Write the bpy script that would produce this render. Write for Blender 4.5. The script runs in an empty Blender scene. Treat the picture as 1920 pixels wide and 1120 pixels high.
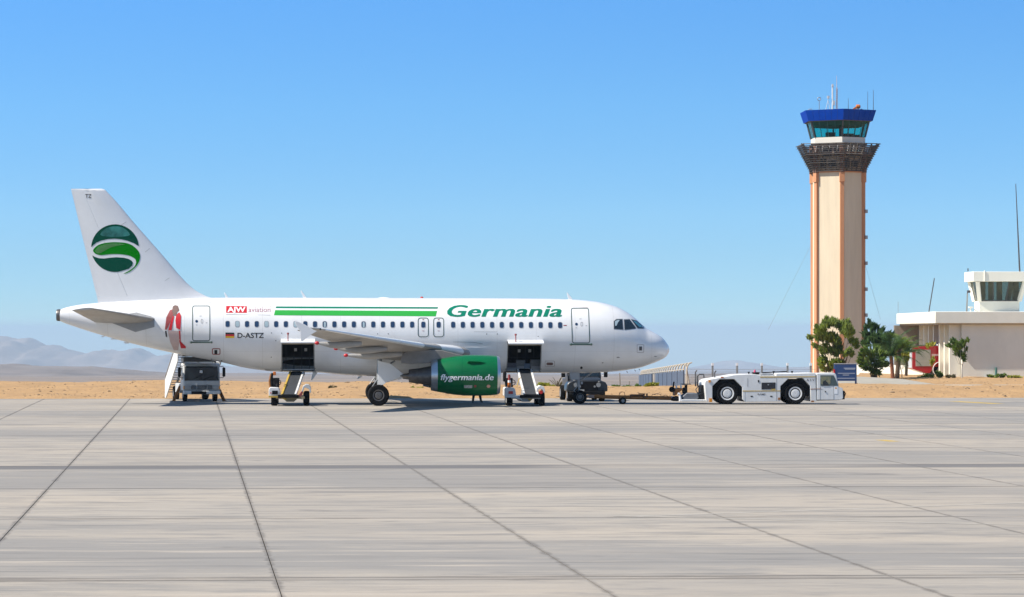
import bpy, bmesh, math, random
from mathutils import Vector, Matrix, noise
import numpy as np

random.seed(7)
rng = np.random.default_rng(7)
C = bpy.context.scene.collection
R = math.radians

# ------------------------------------------------------------------ camera, sky, sun, exposure
F, PX, PY, H = 5400.0, 600.0, 620.0, 4.04          # lens (in photo pixels), eye point in the photo, eye height
sc = bpy.context.scene
cam_data = bpy.data.cameras.new('camera')
cam = bpy.data.objects.new('camera', cam_data); C.objects.link(cam)
cam.location = (0, 0, H); cam.rotation_euler = (R(90), 0, 0)
cam_data.sensor_width = 36.0; cam_data.sensor_fit = 'HORIZONTAL'
cam_data.lens = F / 1920 * 36
cam_data.shift_x = (960 - PX) / 1920; cam_data.shift_y = (PY - 560) / 1920
cam_data.clip_start = 1.0; cam_data.clip_end = 60000
sc.camera = cam

SUN_AZ, SUN_EL = 79.0, 48.0                         # degrees left of straight behind the camera; height
sun_dir = Vector((-math.sin(R(SUN_AZ)) * math.cos(R(SUN_EL)), -math.cos(R(SUN_AZ)) * math.cos(R(SUN_EL)), math.sin(R(SUN_EL))))
world = bpy.data.worlds.new('World'); sc.world = world; world.use_nodes = True
wn, wl = world.node_tree.nodes, world.node_tree.links
wn.clear()
w_out = wn.new('ShaderNodeOutputWorld'); w_bg = wn.new('ShaderNodeBackground'); w_sky = wn.new('ShaderNodeTexSky')
w_sky.sky_type = 'NISHITA'; w_sky.sun_disc = False
w_sky.sun_elevation = R(SUN_EL); w_sky.sun_rotation = R(180 + SUN_AZ)
w_sky.altitude = 50; w_sky.air_density = 1.0; w_sky.dust_density = 0.6; w_sky.ozone_density = 2.5
w_tc = wn.new('ShaderNodeTexCoord'); w_sep = wn.new('ShaderNodeSeparateXYZ'); w_com = wn.new('ShaderNodeCombineXYZ')
w_mul = wn.new('ShaderNodeMath'); w_mul.operation = 'MULTIPLY_ADD'; w_mul.inputs[1].default_value = 3.6; w_mul.inputs[2].default_value = 0.085
w_max = wn.new('ShaderNodeMath'); w_max.operation = 'MAXIMUM'; w_max.inputs[1].default_value = 0.03
w_hsv = wn.new('ShaderNodeHueSaturation'); w_hsv.inputs['Saturation'].default_value = 1.12
w_tint = wn.new('ShaderNodeMix'); w_tint.data_type = 'RGBA'; w_tint.blend_type = 'MULTIPLY'
w_tint.inputs['Factor'].default_value = 1.0; w_tint.inputs[7].default_value = (1.0, 1.0, 1.0, 1)
wl.new(w_tc.outputs['Generated'], w_sep.inputs[0]); wl.new(w_sep.outputs[0], w_com.inputs[0]); wl.new(w_sep.outputs[1], w_com.inputs[1])
wl.new(w_sep.outputs[2], w_mul.inputs[0]); wl.new(w_mul.outputs[0], w_max.inputs[0]); wl.new(w_max.outputs[0], w_com.inputs[2])
wl.new(w_com.outputs[0], w_sky.inputs['Vector']); wl.new(w_sky.outputs[0], w_hsv.inputs['Color'])
w_ramp = wn.new('ShaderNodeValToRGB'); w_lift = wn.new('ShaderNodeMath'); w_lift.operation = 'ADD'; w_lift.inputs[1].default_value = 0.05
wl.new(w_sep.outputs[2], w_lift.inputs[0]); wl.new(w_lift.outputs[0], w_ramp.inputs[0])
for k, (pz, c_) in enumerate(((0.03, (.66, .75, .73)), (0.0593, (.72, .77, .71)), (0.076, (.81, .88, .79)), (0.09, (.88, 1.0, .90)), (0.1275, (.87, 1.17, 1.14)), (0.165, (.81, 1.24, 1.34)), (0.36, (.66, .84, .86)), (0.65, (.60, .72, .70)))):
    e = w_ramp.color_ramp.elements[k] if k < 2 else w_ramp.color_ramp.elements.new(pz)
    e.position = pz; e.color = (*c_, 1)
wl.new(w_ramp.outputs[0], w_tint.inputs[7])
wl.new(w_hsv.outputs[0], w_tint.inputs[6]); wl.new(w_tint.outputs[2], w_bg.inputs['Color'])
w_bg.inputs['Strength'].default_value = 0.11
wl.new(w_bg.outputs[0], w_out.inputs['Surface'])

sun_data = bpy.data.lights.new('sun', 'SUN'); sun_data.energy = 4.0; sun_data.angle = R(0.53); sun_data.color = (1.0, 0.93, 0.83)
sun = bpy.data.objects.new('sun', sun_data); C.objects.link(sun)
sun.rotation_euler = sun_dir.to_track_quat('Z', 'Y').to_euler(); sun.location = sun_dir * 300
sc.view_settings.view_transform = 'Standard'; sc.view_settings.look = 'None'
sc.view_settings.gamma = 1.0; sc.view_settings.use_curve_mapping = False
sc.view_settings.exposure = 1.0
sc.render.engine = 'CYCLES'
sc.cycles.use_denoising = True
sc.cycles.max_bounces = 6; sc.cycles.diffuse_bounces = 3; sc.cycles.glossy_bounces = 3
sc.cycles.transmission_bounces = 4; sc.cycles.transparent_max_bounces = 8; sc.cycles.volume_bounces = 0
sc.cycles.sample_clamp_indirect = 4.0

# ------------------------------------------------------------------ helpers
def W(px, py, Y):
    return Vector(((px - PX) / F * Y, Y, H + (PY - py) / F * Y))

MATS = {}
def mat(name, col, rough=0.55, metal=0.0, var=0.0, scale=3.0, stretch=(1, 1, 1), bump=0.0, col2=None, coat=0.0, spec=0.5, det=6.0, space='Object', var2=None):
    """procedural paint, metal, stone ... colour varied by noise, optional relief"""
    if name in MATS: return MATS[name]
    m = bpy.data.materials.new(name); m.use_nodes = True
    n, l = m.node_tree.nodes, m.node_tree.links
    b = n['Principled BSDF']
    b.inputs['Roughness'].default_value = rough; b.inputs['Metallic'].default_value = metal
    b.inputs['Specular IOR Level'].default_value = spec
    if coat: b.inputs['Coat Weight'].default_value = coat; b.inputs['Coat Roughness'].default_value = 0.12
    c1 = (*col, 1)
    if var > 0 or col2:
        c2 = (*(col2 or tuple(max(0, c * (1 - var)) for c in col)), 1)
        if space == 'Object':
            tc = n.new('ShaderNodeTexCoord'); co = tc.outputs['Object']
        else:
            tc = n.new('ShaderNodeNewGeometry'); co = tc.outputs['Position']
        mp = n.new('ShaderNodeMapping'); mp.inputs['Scale'].default_value = stretch
        l.new(co, mp.inputs['Vector'])
        nz = n.new('ShaderNodeTexNoise'); nz.inputs['Scale'].default_value = scale; nz.inputs['Detail'].default_value = det; nz.inputs['Roughness'].default_value = 0.65
        l.new(mp.outputs[0], nz.inputs['Vector'])
        rp = n.new('ShaderNodeValToRGB'); rp.color_ramp.elements[0].position = 0.33; rp.color_ramp.elements[1].position = 0.68
        rp.color_ramp.elements[0].color = c2; rp.color_ramp.elements[1].color = c1
        l.new(nz.outputs['Fac'], rp.inputs[0]); l.new(rp.outputs[0], b.inputs['Base Color'])
        rr = n.new('ShaderNodeMapRange'); rr.inputs['To Min'].default_value = min(1, rough + 0.12); rr.inputs['To Max'].default_value = max(0.02, rough - 0.06)
        l.new(nz.outputs['Fac'], rr.inputs[0]); l.new(rr.outputs[0], b.inputs['Roughness'])
        if bump > 0:
            bp = n.new('ShaderNodeBump'); bp.inputs['Strength'].default_value = 1.0; bp.inputs['Distance'].default_value = bump
            l.new(nz.outputs['Fac'], bp.inputs['Height']); l.new(bp.outputs[0], b.inputs['Normal'])
    else:
        b.inputs['Base Color'].default_value = c1
    MATS[name] = m
    return m

class MB:
    """collects shapes; build() links them as ONE mesh object"""
    def __init__(s): s.v, s.f, s.m = [], [], []
    def add(s, vs, fs, mi=0):
        o = len(s.v); s.v += [tuple(v) for v in vs]
        s.f += [tuple(i + o for i in f) for f in fs]; s.m += [mi] * len(fs)
    def box(s, c, d, rot=None, mi=0):
        vs = [Vector((x * d[0] / 2, y * d[1] / 2, z * d[2] / 2)) for x in (-1, 1) for y in (-1, 1) for z in (-1, 1)]
        if rot is not None: vs = [rot @ v for v in vs]
        s.add([v + Vector(c) for v in vs], [(0, 1, 3, 2), (4, 6, 7, 5), (0, 4, 5, 1), (2, 3, 7, 6), (0, 2, 6, 4), (1, 5, 7, 3)], mi)
    def bb(s, x0, x1, y0, y1, z0, z1, mi=0):
        s.box(((x0 + x1) / 2, (y0 + y1) / 2, (z0 + z1) / 2), (abs(x1 - x0), abs(y1 - y0), abs(z1 - z0)), None, mi)
    def cyl(s, p0, p1, r0, r1=None, n=12, mi=0, caps=True):
        r1 = r0 if r1 is None else r1
        p0, p1 = Vector(p0), Vector(p1); d = (p1 - p0).normalized()
        a = d.orthogonal().normalized(); b = d.cross(a)
        vs = []
        for p, r in ((p0, r0), (p1, r1)):
            for k in range(n):
                t = 2 * math.pi * k / n; vs.append(p + (a * math.cos(t) + b * math.sin(t)) * r)
        fs = [(k, (k + 1) % n, n + (k + 1) % n, n + k) for k in range(n)]
        if caps: fs += [tuple(range(n - 1, -1, -1)), tuple(range(n, 2 * n))]
        s.add(vs, fs, mi)
    def bar(s, p0, p1, w, h, mi=0, up=(0, 0, 1)):
        p0, p1 = Vector(p0), Vector(p1); d = (p1 - p0).normalized(); u = Vector(up)
        x = d.cross(u); x = x.normalized() if x.length > 1e-4 else Vector((1, 0, 0)); z = x.cross(d)
        vs = [p + x * (a * w / 2) + z * (b * h / 2) for p in (p0, p1) for a, b in ((-1, -1), (1, -1), (1, 1), (-1, 1))]
        s.add(vs, [(0, 1, 5, 4), (1, 2, 6, 5), (2, 3, 7, 6), (3, 0, 4, 7), (3, 2, 1, 0), (4, 5, 6, 7)], mi)
    def prism(s, poly, a0, a1, axis='y', mi=0):
        """2D outline pushed along an axis; poly in (x,z) for y, (y,z) for x, (x,y) for z"""
        n = len(poly)
        def P(p, a): return {'y': (p[0], a, p[1]), 'x': (a, p[0], p[1]), 'z': (p[0], p[1], a)}[axis]
        vs = [P(p, a0) for p in poly] + [P(p, a1) for p in poly]
        fs = [(i, (i + 1) % n, n + (i + 1) % n, n + i) for i in range(n)] + [tuple(range(n - 1, -1, -1)), tuple(range(n, 2 * n))]
        s.add(vs, fs, mi)
    def tube(s, path, r, n=6, mi=0):
        path = [Vector(p) for p in path]; rings = []
        rs = r if isinstance(r, (list, tuple)) else [r] * len(path)
        prev = None
        for i, p in enumerate(path):
            d = (path[min(i + 1, len(path) - 1)] - path[max(i - 1, 0)]).normalized()
            a = (prev - d * prev.dot(d)).normalized() if prev is not None else d.orthogonal().normalized()
            prev = a; b = d.cross(a)
            rings.append([p + (a * math.cos(2 * math.pi * k / n) + b * math.sin(2 * math.pi * k / n)) * rs[i] for k in range(n)])
        s.loft(rings, True, mi)
    def loft(s, rings, caps=True, mi=0, closed=True):
        n = len(rings[0]); vs = [v for r in rings for v in r]; fs = []
        for i in range(len(rings) - 1):
            for k in range(n if closed else n - 1):
                a, b = i * n + k, i * n + (k + 1) % n
                fs.append((a, b, b + n, a + n))
        if caps: fs += [tuple(range(n - 1, -1, -1)), tuple(range((len(rings) - 1) * n, len(rings) * n))]
        s.add(vs, fs, mi)
    def lathe(s, prof, origin, axis='x', n=24, mi=0, caps=True):
        """prof: (along, radius)"""
        o = Vector(origin); rings = []
        for t, r in prof:
            ring = []
            for k in range(n):
                a = 2 * math.pi * k / n; c, q = math.cos(a) * r, math.sin(a) * r
                ring.append(o + Vector({'x': (t, c, q), 'y': (q, t, c), 'z': (c, q, t)}[axis]))
            rings.append(ring)
        s.loft(rings, caps, mi)
    def ball(s, c, r, n=10, mi=0, sq=(1, 1, 1)):
        rings = []
        for i in range(n // 2 + 1):
            t = math.pi * i / (n // 2); rr = max(1e-3, math.sin(t))
            rings.append([Vector(c) + Vector((math.cos(2 * math.pi * k / n) * rr * r * sq[0], math.sin(2 * math.pi * k / n) * rr * r * sq[1], -math.cos(t) * r * sq[2])) for k in range(n)])
        s.loft(rings, True, mi)
    def torus(s, c, R0, r, axis='y', n=20, k=6, mi=0):
        c = Vector(c); rings = []
        for i in range(n + 1):
            a = 2 * math.pi * i / n
            ring = []
            for j in range(k):
                b = 2 * math.pi * j / k; q = R0 + r * math.cos(b); h = r * math.sin(b)
                x, y = q * math.cos(a), q * math.sin(a)
                ring.append(c + Vector({'y': (x, h, y), 'x': (h, x, y), 'z': (x, y, h)}[axis]))
            rings.append(ring)
        s.loft(rings, False, mi)
    def mirror_y(s):
        o = MB(); o.v = [(x, -y, z) for x, y, z in s.v]; o.f = [tuple(reversed(f)) for f in s.f]; o.m = list(s.m); return o
    def build(s, name, mats, parent=None, bev=0.0, smooth=35, loc=None, fix=True):
        me = bpy.data.meshes.new(name); me.from_pydata(s.v, [], s.f)
        if not isinstance(mats, (list, tuple)): mats = [mats]
        for m in mats: me.materials.append(m)
        if len(mats) > 1: me.polygons.foreach_set('material_index', s.m)
        if fix:
            bm = bmesh.new(); bm.from_mesh(me); bmesh.ops.recalc_face_normals(bm, faces=bm.faces)
            bm.to_mesh(me); bm.free()
        if smooth:
            me.polygons.foreach_set('use_smooth', [True] * len(me.polygons)); me.set_sharp_from_angle(angle=R(smooth))
        me.update()
        return link(name, me, parent, bev, loc)

def link(name, me, parent=None, bev=0.0, loc=None):
    o = bpy.data.objects.new(name, me); C.objects.link(o)
    if parent is not None: o.parent = parent
    if loc is not None: o.location = loc
    if bev:
        b = o.modifiers.new('bevel', 'BEVEL'); b.width = bev; b.segments = 2; b.limit_method = 'ANGLE'; b.angle_limit = R(40)
    return o

def thing(name, label, cat, loc=(0, 0, 0), rotz=0.0, group=None):
    o = bpy.data.objects.new(name, None); C.objects.link(o); o.location = loc; o.rotation_euler = (0, 0, rotz)
    o.empty_display_size = 0.3
    return tag(o, label, cat, group)
def tag(o, label, cat, group=None, kind=None):
    o['label'] = label; o['category'] = cat
    if group: o['group'] = group
    if kind: o['kind'] = kind
    return o
def copy_tree(o, parent=None):
    c = o.copy(); C.objects.link(c)
    if parent is not None: c.parent = parent
    for ch in list(o.children): copy_tree(ch, c)
    return c
def structure(o): o['kind'] = 'structure'; return o
def smoothstep(a, b, x):
    t = min(1, max(0, (x - a) / (b - a))); return t * t * (3 - 2 * t)
def interp(x, xs, ys):
    return float(np.interp(x, xs, ys))
def pchip(xs, ys):
    """monotone cubic through points"""
    xs, ys = np.array(xs, float), np.array(ys, float); h = np.diff(xs); d = np.diff(ys) / h
    m = np.zeros(len(xs)); m[0], m[-1] = d[0], d[-1]
    for i in range(1, len(xs) - 1):
        m[i] = 0 if d[i - 1] * d[i] <= 0 else 3 * (h[i - 1] + h[i]) / ((2 * h[i] + h[i - 1]) / d[i - 1] + (h[i] + 2 * h[i - 1]) / d[i])
    def f(x):
        x = min(max(x, xs[0]), xs[-1]); i = min(int(np.searchsorted(xs, x, 'right')) - 1, len(xs) - 2)
        t = (x - xs[i]) / h[i]; t2, t3 = t * t, t ** 3
        return float((2 * t3 - 3 * t2 + 1) * ys[i] + (t3 - 2 * t2 + t) * h[i] * m[i] + (-2 * t3 + 3 * t2) * ys[i + 1] + (t3 - t2) * h[i] * m[i + 1])
    return f

def text_mesh(body, shear=0.0, bold=0.0, space=1.0):
    """flat lettering as triangles: verts (x,y), faces"""
    cu = bpy.data.curves.new('lettering', 'FONT'); cu.body = body; cu.shear = shear; cu.offset = bold; cu.space_character = space
    cu.resolution_u = 3; cu.fill_mode = 'FRONT'
    o = bpy.data.objects.new('lettering_tmp', cu); C.objects.link(o)
    dg = bpy.context.evaluated_depsgraph_get(); me = bpy.data.meshes.new_from_object(o.evaluated_get(dg))
    bpy.data.objects.remove(o); bpy.data.curves.remove(cu)
    return me
def flat_bm(polys):
    bm = bmesh.new()
    for p in polys:
        bm.faces.new([bm.verts.new((x, y, 0)) for x, y in p])
    return bm
def text_bm(body, x0, x1, ytop, ybase, **k):
    """lettering fitted to a pixel box (ytop of capitals, ybase of baseline)"""
    me = text_mesh(body, **k); bm = bmesh.new(); bm.from_mesh(me); bpy.data.meshes.remove(me)
    xs = [v.co.x for v in bm.verts]; cap = max(v.co.y for v in bm.verts)
    a, b = min(xs), max(xs)
    for v in bm.verts: v.co = Vector((x0 + (v.co.x - a) / (b - a) * (x1 - x0), ybase - v.co.y / cap * (ybase - ytop), 0))
    return bm
def slice_bm(bm, step_y=2.5, step_x=0):
    bm.normal_update(); bmesh.ops.triangulate(bm, faces=bm.faces)
    for ax, st in ((1, step_y), (0, step_x)):
        if not st: continue
        vals = [v.co[ax] for v in bm.verts]
        if not vals: continue
        q = math.floor(min(vals) / st) * st + st
        while q < max(vals):
            no = Vector((0, 0, 0)); no[ax] = 1; co = Vector((0, 0, 0)); co[ax] = q
            bmesh.ops.bisect_plane(bm, geom=bm.verts[:] + bm.edges[:] + bm.faces[:], plane_co=co, plane_no=no)
            q += st
    return bm
def decal(name, bm, m, hit, parent, off, step_y=2.5, step_x=0):
    """flat print laid on a curved skin: hit(px,py,off) gives the point on the skin"""
    slice_bm(bm, step_y, step_x)
    for v in bm.verts: v.co = hit(v.co.x, v.co.y, off)
    for f in bm.faces:
        f.normal_update()
        if f.normal.y > 0: f.normal_flip()
    me = bpy.data.meshes.new(name); bm.to_mesh(me); bm.free(); me.materials.append(m)
    return link(name, me, parent)
def rrect(x0, y0, x1, y1, r, n=5):
    out = []
    for cx, cy, a0 in ((x1 - r, y1 - r, 0), (x0 + r, y1 - r, 90), (x0 + r, y0 + r, 180), (x1 - r, y0 + r, 270)):
        for k in range(n + 1):
            a = R(a0 + 90 * k / n); out.append((cx + r * math.cos(a), cy + r * math.sin(a)))
    return out
def ring_bm(outer, inner):
    bm = bmesh.new(); n = len(outer)
    a = [bm.verts.new((x, y, 0)) for x, y in outer]; b = [bm.verts.new((x, y, 0)) for x, y in inner]
    for i in range(n): bm.faces.new((a[i], a[(i + 1) % n], b[(i + 1) % n], b[i]))
    return bm
def wheel(parent, c, r, w, axis, rim_r, rim_mat, tyre_mat, name='wheel', side=-1, nuts=8, hub_depth=0.25):
    """tyre with rounded shoulders; its rim is a sub-part. side: which end of the axle shows"""
    t = MB(); a = rim_r
    t.lathe([(-w * .42, a * .98), (-w * .5, a * 1.12), (-w * .5, r * .88), (-w * .40, r * .97), (-w * .2, r), (w * .2, r), (w * .40, r * .97), (w * .5, r * .88), (w * .5, a * 1.12), (w * .42, a * .98)], (0, 0, 0), axis, 28, 0, True)
    ty = t.build(name, tyre_mat, parent, loc=c)
    h = MB()
    for sgn in (-1, 1):
        e = sgn * w
        h.lathe([(e * .49, 0.01), (e * .50, a * .30), (e * .485, a * .62), (e * .47, a * .68), (e * .32, a * .70), (e * .33, a * .82), (e * .47, a * .86), (e * .50, a * .97), (e * .505, a * 1.06), (e * .44, a * 1.08)], (0, 0, 0), axis, 24, 0, False)
        for k in range(nuts):
            q = 2 * math.pi * k / nuts; u, v = math.cos(q) * a * .5, math.sin(q) * a * .5
            p = {'x': lambda d: (d, u, v), 'y': lambda d: (v, d, u)}[axis]
            h.cyl(p(e * .48), p(e * .515), a * .045, n=6)
    h.build('rim', rim_mat, ty)
    return ty
# ------------------------------------------------------------------ materials
white_paint = mat('white_paint', (0.78, 0.79, 0.80), 0.28, var=0.07, scale=0.9, coat=0.35)
def skin_material():
    """white aircraft skin: faint frame seams, lap joints and streaks of dirt"""
    m = mat('aircraft_skin', (0.80, 0.80, 0.80), 0.30, coat=0.5)
    n, l = m.node_tree.nodes, m.node_tree.links; b = n['Principled BSDF']
    tc = n.new('ShaderNodeTexCoord'); sp = n.new('ShaderNodeSeparateXYZ'); l.new(tc.outputs['Object'], sp.inputs[0])
    def math_node(op, a, bb=None, c=None):
        q = n.new('ShaderNodeMath'); q.operation = op
        for i, x in enumerate((a, bb, c)):
            if x is None: continue
            if isinstance(x, (int, float)): q.inputs[i].default_value = x
            else: l.new(x, q.inputs[i])
        return q.outputs[0]
    fx = math_node('ABSOLUTE', math_node('SUBTRACT', math_node('FRACT', math_node('DIVIDE', sp.outputs[0], 2.13)), 0.5))
    seam = math_node('GREATER_THAN', 0.006, fx)
    fz = math_node('ABSOLUTE', math_node('SUBTRACT', math_node('FRACT', math_node('DIVIDE', sp.outputs[2], 0.83)), 0.5))
    lap = math_node('GREATER_THAN', 0.008, fz)
    nz = n.new('ShaderNodeTexNoise'); nz.inputs['Scale'].default_value = 1.4; nz.inputs['Detail'].default_value = 8
    mp = n.new('ShaderNodeMapping'); mp.inputs['Scale'].default_value = (1.0, 1.0, 0.35); l.new(tc.outputs['Object'], mp.inputs[0]); l.new(mp.outputs[0], nz.inputs['Vector'])
    dirt = n.new('ShaderNodeMapRange'); dirt.inputs['From Min'].default_value = 0.42; dirt.inputs['From Max'].default_value = 0.75; dirt.inputs['To Max'].default_value = 0.16
    l.new(nz.outputs['Fac'], dirt.inputs[0])
    k = math_node('ADD', math_node('MULTIPLY', math_node('MAXIMUM', seam, lap), 0.30), dirt.outputs[0])
    mx = n.new('ShaderNodeMix'); mx.data_type = 'RGBA'; mx.inputs[6].default_value = (0.73, 0.73, 0.73, 1); mx.inputs[7].default_value = (0.42, 0.40, 0.37, 1)
    l.new(k, mx.inputs[0]); l.new(mx.outputs[2], b.inputs['Base Color'])
    return m
skin = skin_material()
wing_grey = mat('wing_grey', (0.38, 0.365, 0.345), 0.42, var=0.22, scale=1.3, stretch=(1, .6, 1))
fin_white = mat('fin_white', (0.70, 0.70, 0.71), 0.30, var=0.06, scale=0.8, coat=0.4)
bare_metal = mat('bare_metal', (0.62, 0.63, 0.65), 0.30, 0.9, var=0.15, scale=4)
dark_metal = mat('dark_metal', (0.16, 0.15, 0.145), 0.42, 0.7, var=0.35, scale=6)
grey_metal = mat('grey_metal', (0.36, 0.37, 0.38), 0.45, 0.4, var=0.25, scale=5)
black_rubber = mat('black_rubber', (0.009, 0.009, 0.010), 0.9, var=0.4, scale=9, bump=0.004, spec=0.15)
black_plastic = mat('black_plastic', (0.010, 0.010, 0.012), 0.6, var=0.3, scale=8, spec=0.2)
glass_dark = mat('glass_dark', (0.012, 0.02, 0.028), 0.06, spec=0.8)
pane_blue = mat('pane_blue', (0.02, 0.045, 0.10), 0.12, spec=0.8)
pane_pale = mat('pane_pale', (0.33, 0.42, 0.46), 0.3)
green_teal = mat('green_teal', (0.0, 0.13, 0.075), 0.3, var=0.12, scale=2)
green_text = mat('green_text', (0.0, 0.19, 0.11), 0.3, var=0.15, scale=1.0)
green_bright = mat('green_bright', (0.02, 0.36, 0.045), 0.4, var=0.10, scale=1.5)
green_cowl = mat('green_cowl', (0.0, 0.115, 0.036), 0.35, var=0.12, scale=1.2, coat=0.15, spec=0.25)
logo_teal = mat('logo_teal', (0.0, 0.062, 0.036), 0.4, var=0.1, scale=2, spec=0.1)
logo_shine = mat('logo_shine', (0.05, 0.25, 0.22), 0.3, var=0.75, scale=1.1, spec=0.2)
logo_green = mat('logo_green', (0.0, 0.19, 0.003), 0.4, var=0.1, scale=2, spec=0.1)
logo_glint = mat('logo_glint', (0.07, 0.24, 0.05), 0.25, var=0.35, scale=1.6)
decal_red = mat('decal_red', (0.55, 0.012, 0.02), 0.4, var=0.15, scale=4)
decal_dark_red = mat('decal_dark_red', (0.30, 0.05, 0.05), 0.5, var=0.25, scale=5)
decal_pink = mat('decal_pink', (0.55, 0.40, 0.37), 0.5, var=0.12, scale=4)
decal_brown = mat('decal_brown', (0.17, 0.10, 0.085), 0.6, var=0.3, scale=6)
decal_black = mat('decal_black', (0.012, 0.012, 0.013), 0.4)
decal_gold = mat('decal_gold', (0.75, 0.42, 0.01), 0.4)
decal_white = mat('decal_white', (0.8, 0.8, 0.8), 0.35)
outline_green = mat('outline_green', (0.035, 0.075, 0.065), 0.4)
seam_grey = mat('seam_grey', (0.22, 0.22, 0.22), 0.5)
hold_dark = mat('hold_dark', (0.022, 0.024, 0.032), 0.7, var=0.4, scale=4)
hold_beige = mat('hold_beige', (0.36, 0.32, 0.26), 0.7, var=0.25, scale=3)
orange_rust = mat('orange_rust', (0.36, 0.135, 0.025), 0.55, var=0.5, scale=6)
orange_paint = mat('orange_paint', (0.60, 0.16, 0.02), 0.45, var=0.25, scale=6)
yellow_paint = mat('yellow_paint', (0.55, 0.36, 0.06), 0.5, var=0.25, scale=5)
vehicle_white = mat('vehicle_white', (0.70, 0.70, 0.69), 0.42, var=0.16, scale=3.5, stretch=(1, 1, .5))
vehicle_grey = mat('vehicle_grey', (0.52, 0.53, 0.53), 0.42, var=0.2, scale=4)
vehicle_blue = mat('vehicle_blue', (0.026, 0.031, 0.040), 0.4, var=0.25, scale=3, coat=0.15)
red_lens = mat('red_lens', (0.50, 0.015, 0.01), 0.2)
lamp_lens = mat('lamp_lens', (0.30, 0.31, 0.32), 0.12)
amber_lens = mat('amber_lens', (0.65, 0.25, 0.02), 0.25)
belt_rubber = mat('belt_rubber', (0.035, 0.04, 0.048), 0.65, var=0.3, scale=6)
cream_wall = mat('cream_wall', (0.68, 0.585, 0.43), 0.85, var=0.15, scale=0.8, stretch=(1, 1, .10), bump=0.01)
cream_pale = mat('cream_pale', (0.66, 0.62, 0.55), 0.85, var=0.1, scale=0.4, stretch=(1, 1, .4), bump=0.01)
wall_white = mat('wall_white', (0.80, 0.775, 0.67), 0.85, var=0.1, scale=0.5, stretch=(1, 1, .5), bump=0.008)
terracotta = mat('terracotta', (0.56, 0.26, 0.125), 0.8, var=0.14, scale=0.8, stretch=(1, 1, .3), bump=0.01)
fascia_blue = mat('fascia_blue', (0.0, 0.050, 0.40), 0.6, var=0.15, scale=1.0, spec=0.04)
louvre_brown = mat('louvre_brown', (0.115, 0.10, 0.088), 0.6, var=0.3, scale=3)
roof_grey = mat('roof_grey', (0.35, 0.34, 0.32), 0.9, var=0.2, scale=1)
concrete_wall = mat('concrete_wall', (0.40, 0.37, 0.32), 0.9, var=0.22, scale=1.2, bump=0.02)
fence_blue = mat('fence_blue', (0.07, 0.095, 0.145), 0.55, var=0.14, scale=0.8)
fence_cream = mat('fence_cream', (0.52, 0.46, 0.37), 0.8, var=0.2, scale=2)
sign_blue = mat('sign_blue', (0.02, 0.065, 0.20), 0.45, var=0.2, scale=2.5)
sign_pale = mat('sign_pale', (0.30, 0.36, 0.46), 0.5)
fire_red = mat('fire_red', (0.42, 0.012, 0.018), 0.3, var=0.15, scale=2, coat=0.4)
shutter_grey = mat('shutter_grey', (0.46, 0.47, 0.42), 0.5, var=0.15, scale=2)
bark = mat('bark', (0.17, 0.115, 0.075), 0.9, var=0.45, scale=7, bump=0.03)
bark_red = mat('bark_red', (0.30, 0.11, 0.055), 0.9, var=0.4, scale=6, bump=0.03)
bark_pale = mat('bark_pale', (0.50, 0.46, 0.40), 0.9, var=0.3, scale=7)
def leaf_mat(name, a, b):
    m = mat(name, a, 0.55, col2=b, scale=0.9, det=3.0)
    p = m.node_tree.nodes['Principled BSDF']
    n, l = m.node_tree.nodes, m.node_tree.links
    tr = n.new('ShaderNodeBsdfTranslucent'); mx = n.new('ShaderNodeMixShader'); mx.inputs[0].default_value = 0.42
    for k in p.inputs['Base Color'].links: l.new(k.from_socket, tr.inputs['Color'])
    l.new(p.outputs[0], mx.inputs[1]); l.new(tr.outputs[0], mx.inputs[2]); l.new(mx.outputs[0], n['Material Output'].inputs['Surface'])
    return m
leaf_olive = leaf_mat('leaf_olive', (0.27, 0.34, 0.045), (0.12, 0.17, 0.03))
leaf_green = leaf_mat('leaf_green', (0.189, 0.270, 0.034), (0.074, 0.135, 0.024))
leaf_dark = leaf_mat('leaf_dark', (0.085, 0.16, 0.04), (0.03, 0.075, 0.025))
leaf_yellow = leaf_mat('leaf_yellow', (0.459, 0.432, 0.047), (0.243, 0.284, 0.034))
leaf_dry = leaf_mat('leaf_dry', (0.20, 0.17, 0.075), (0.10, 0.09, 0.04))

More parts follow.
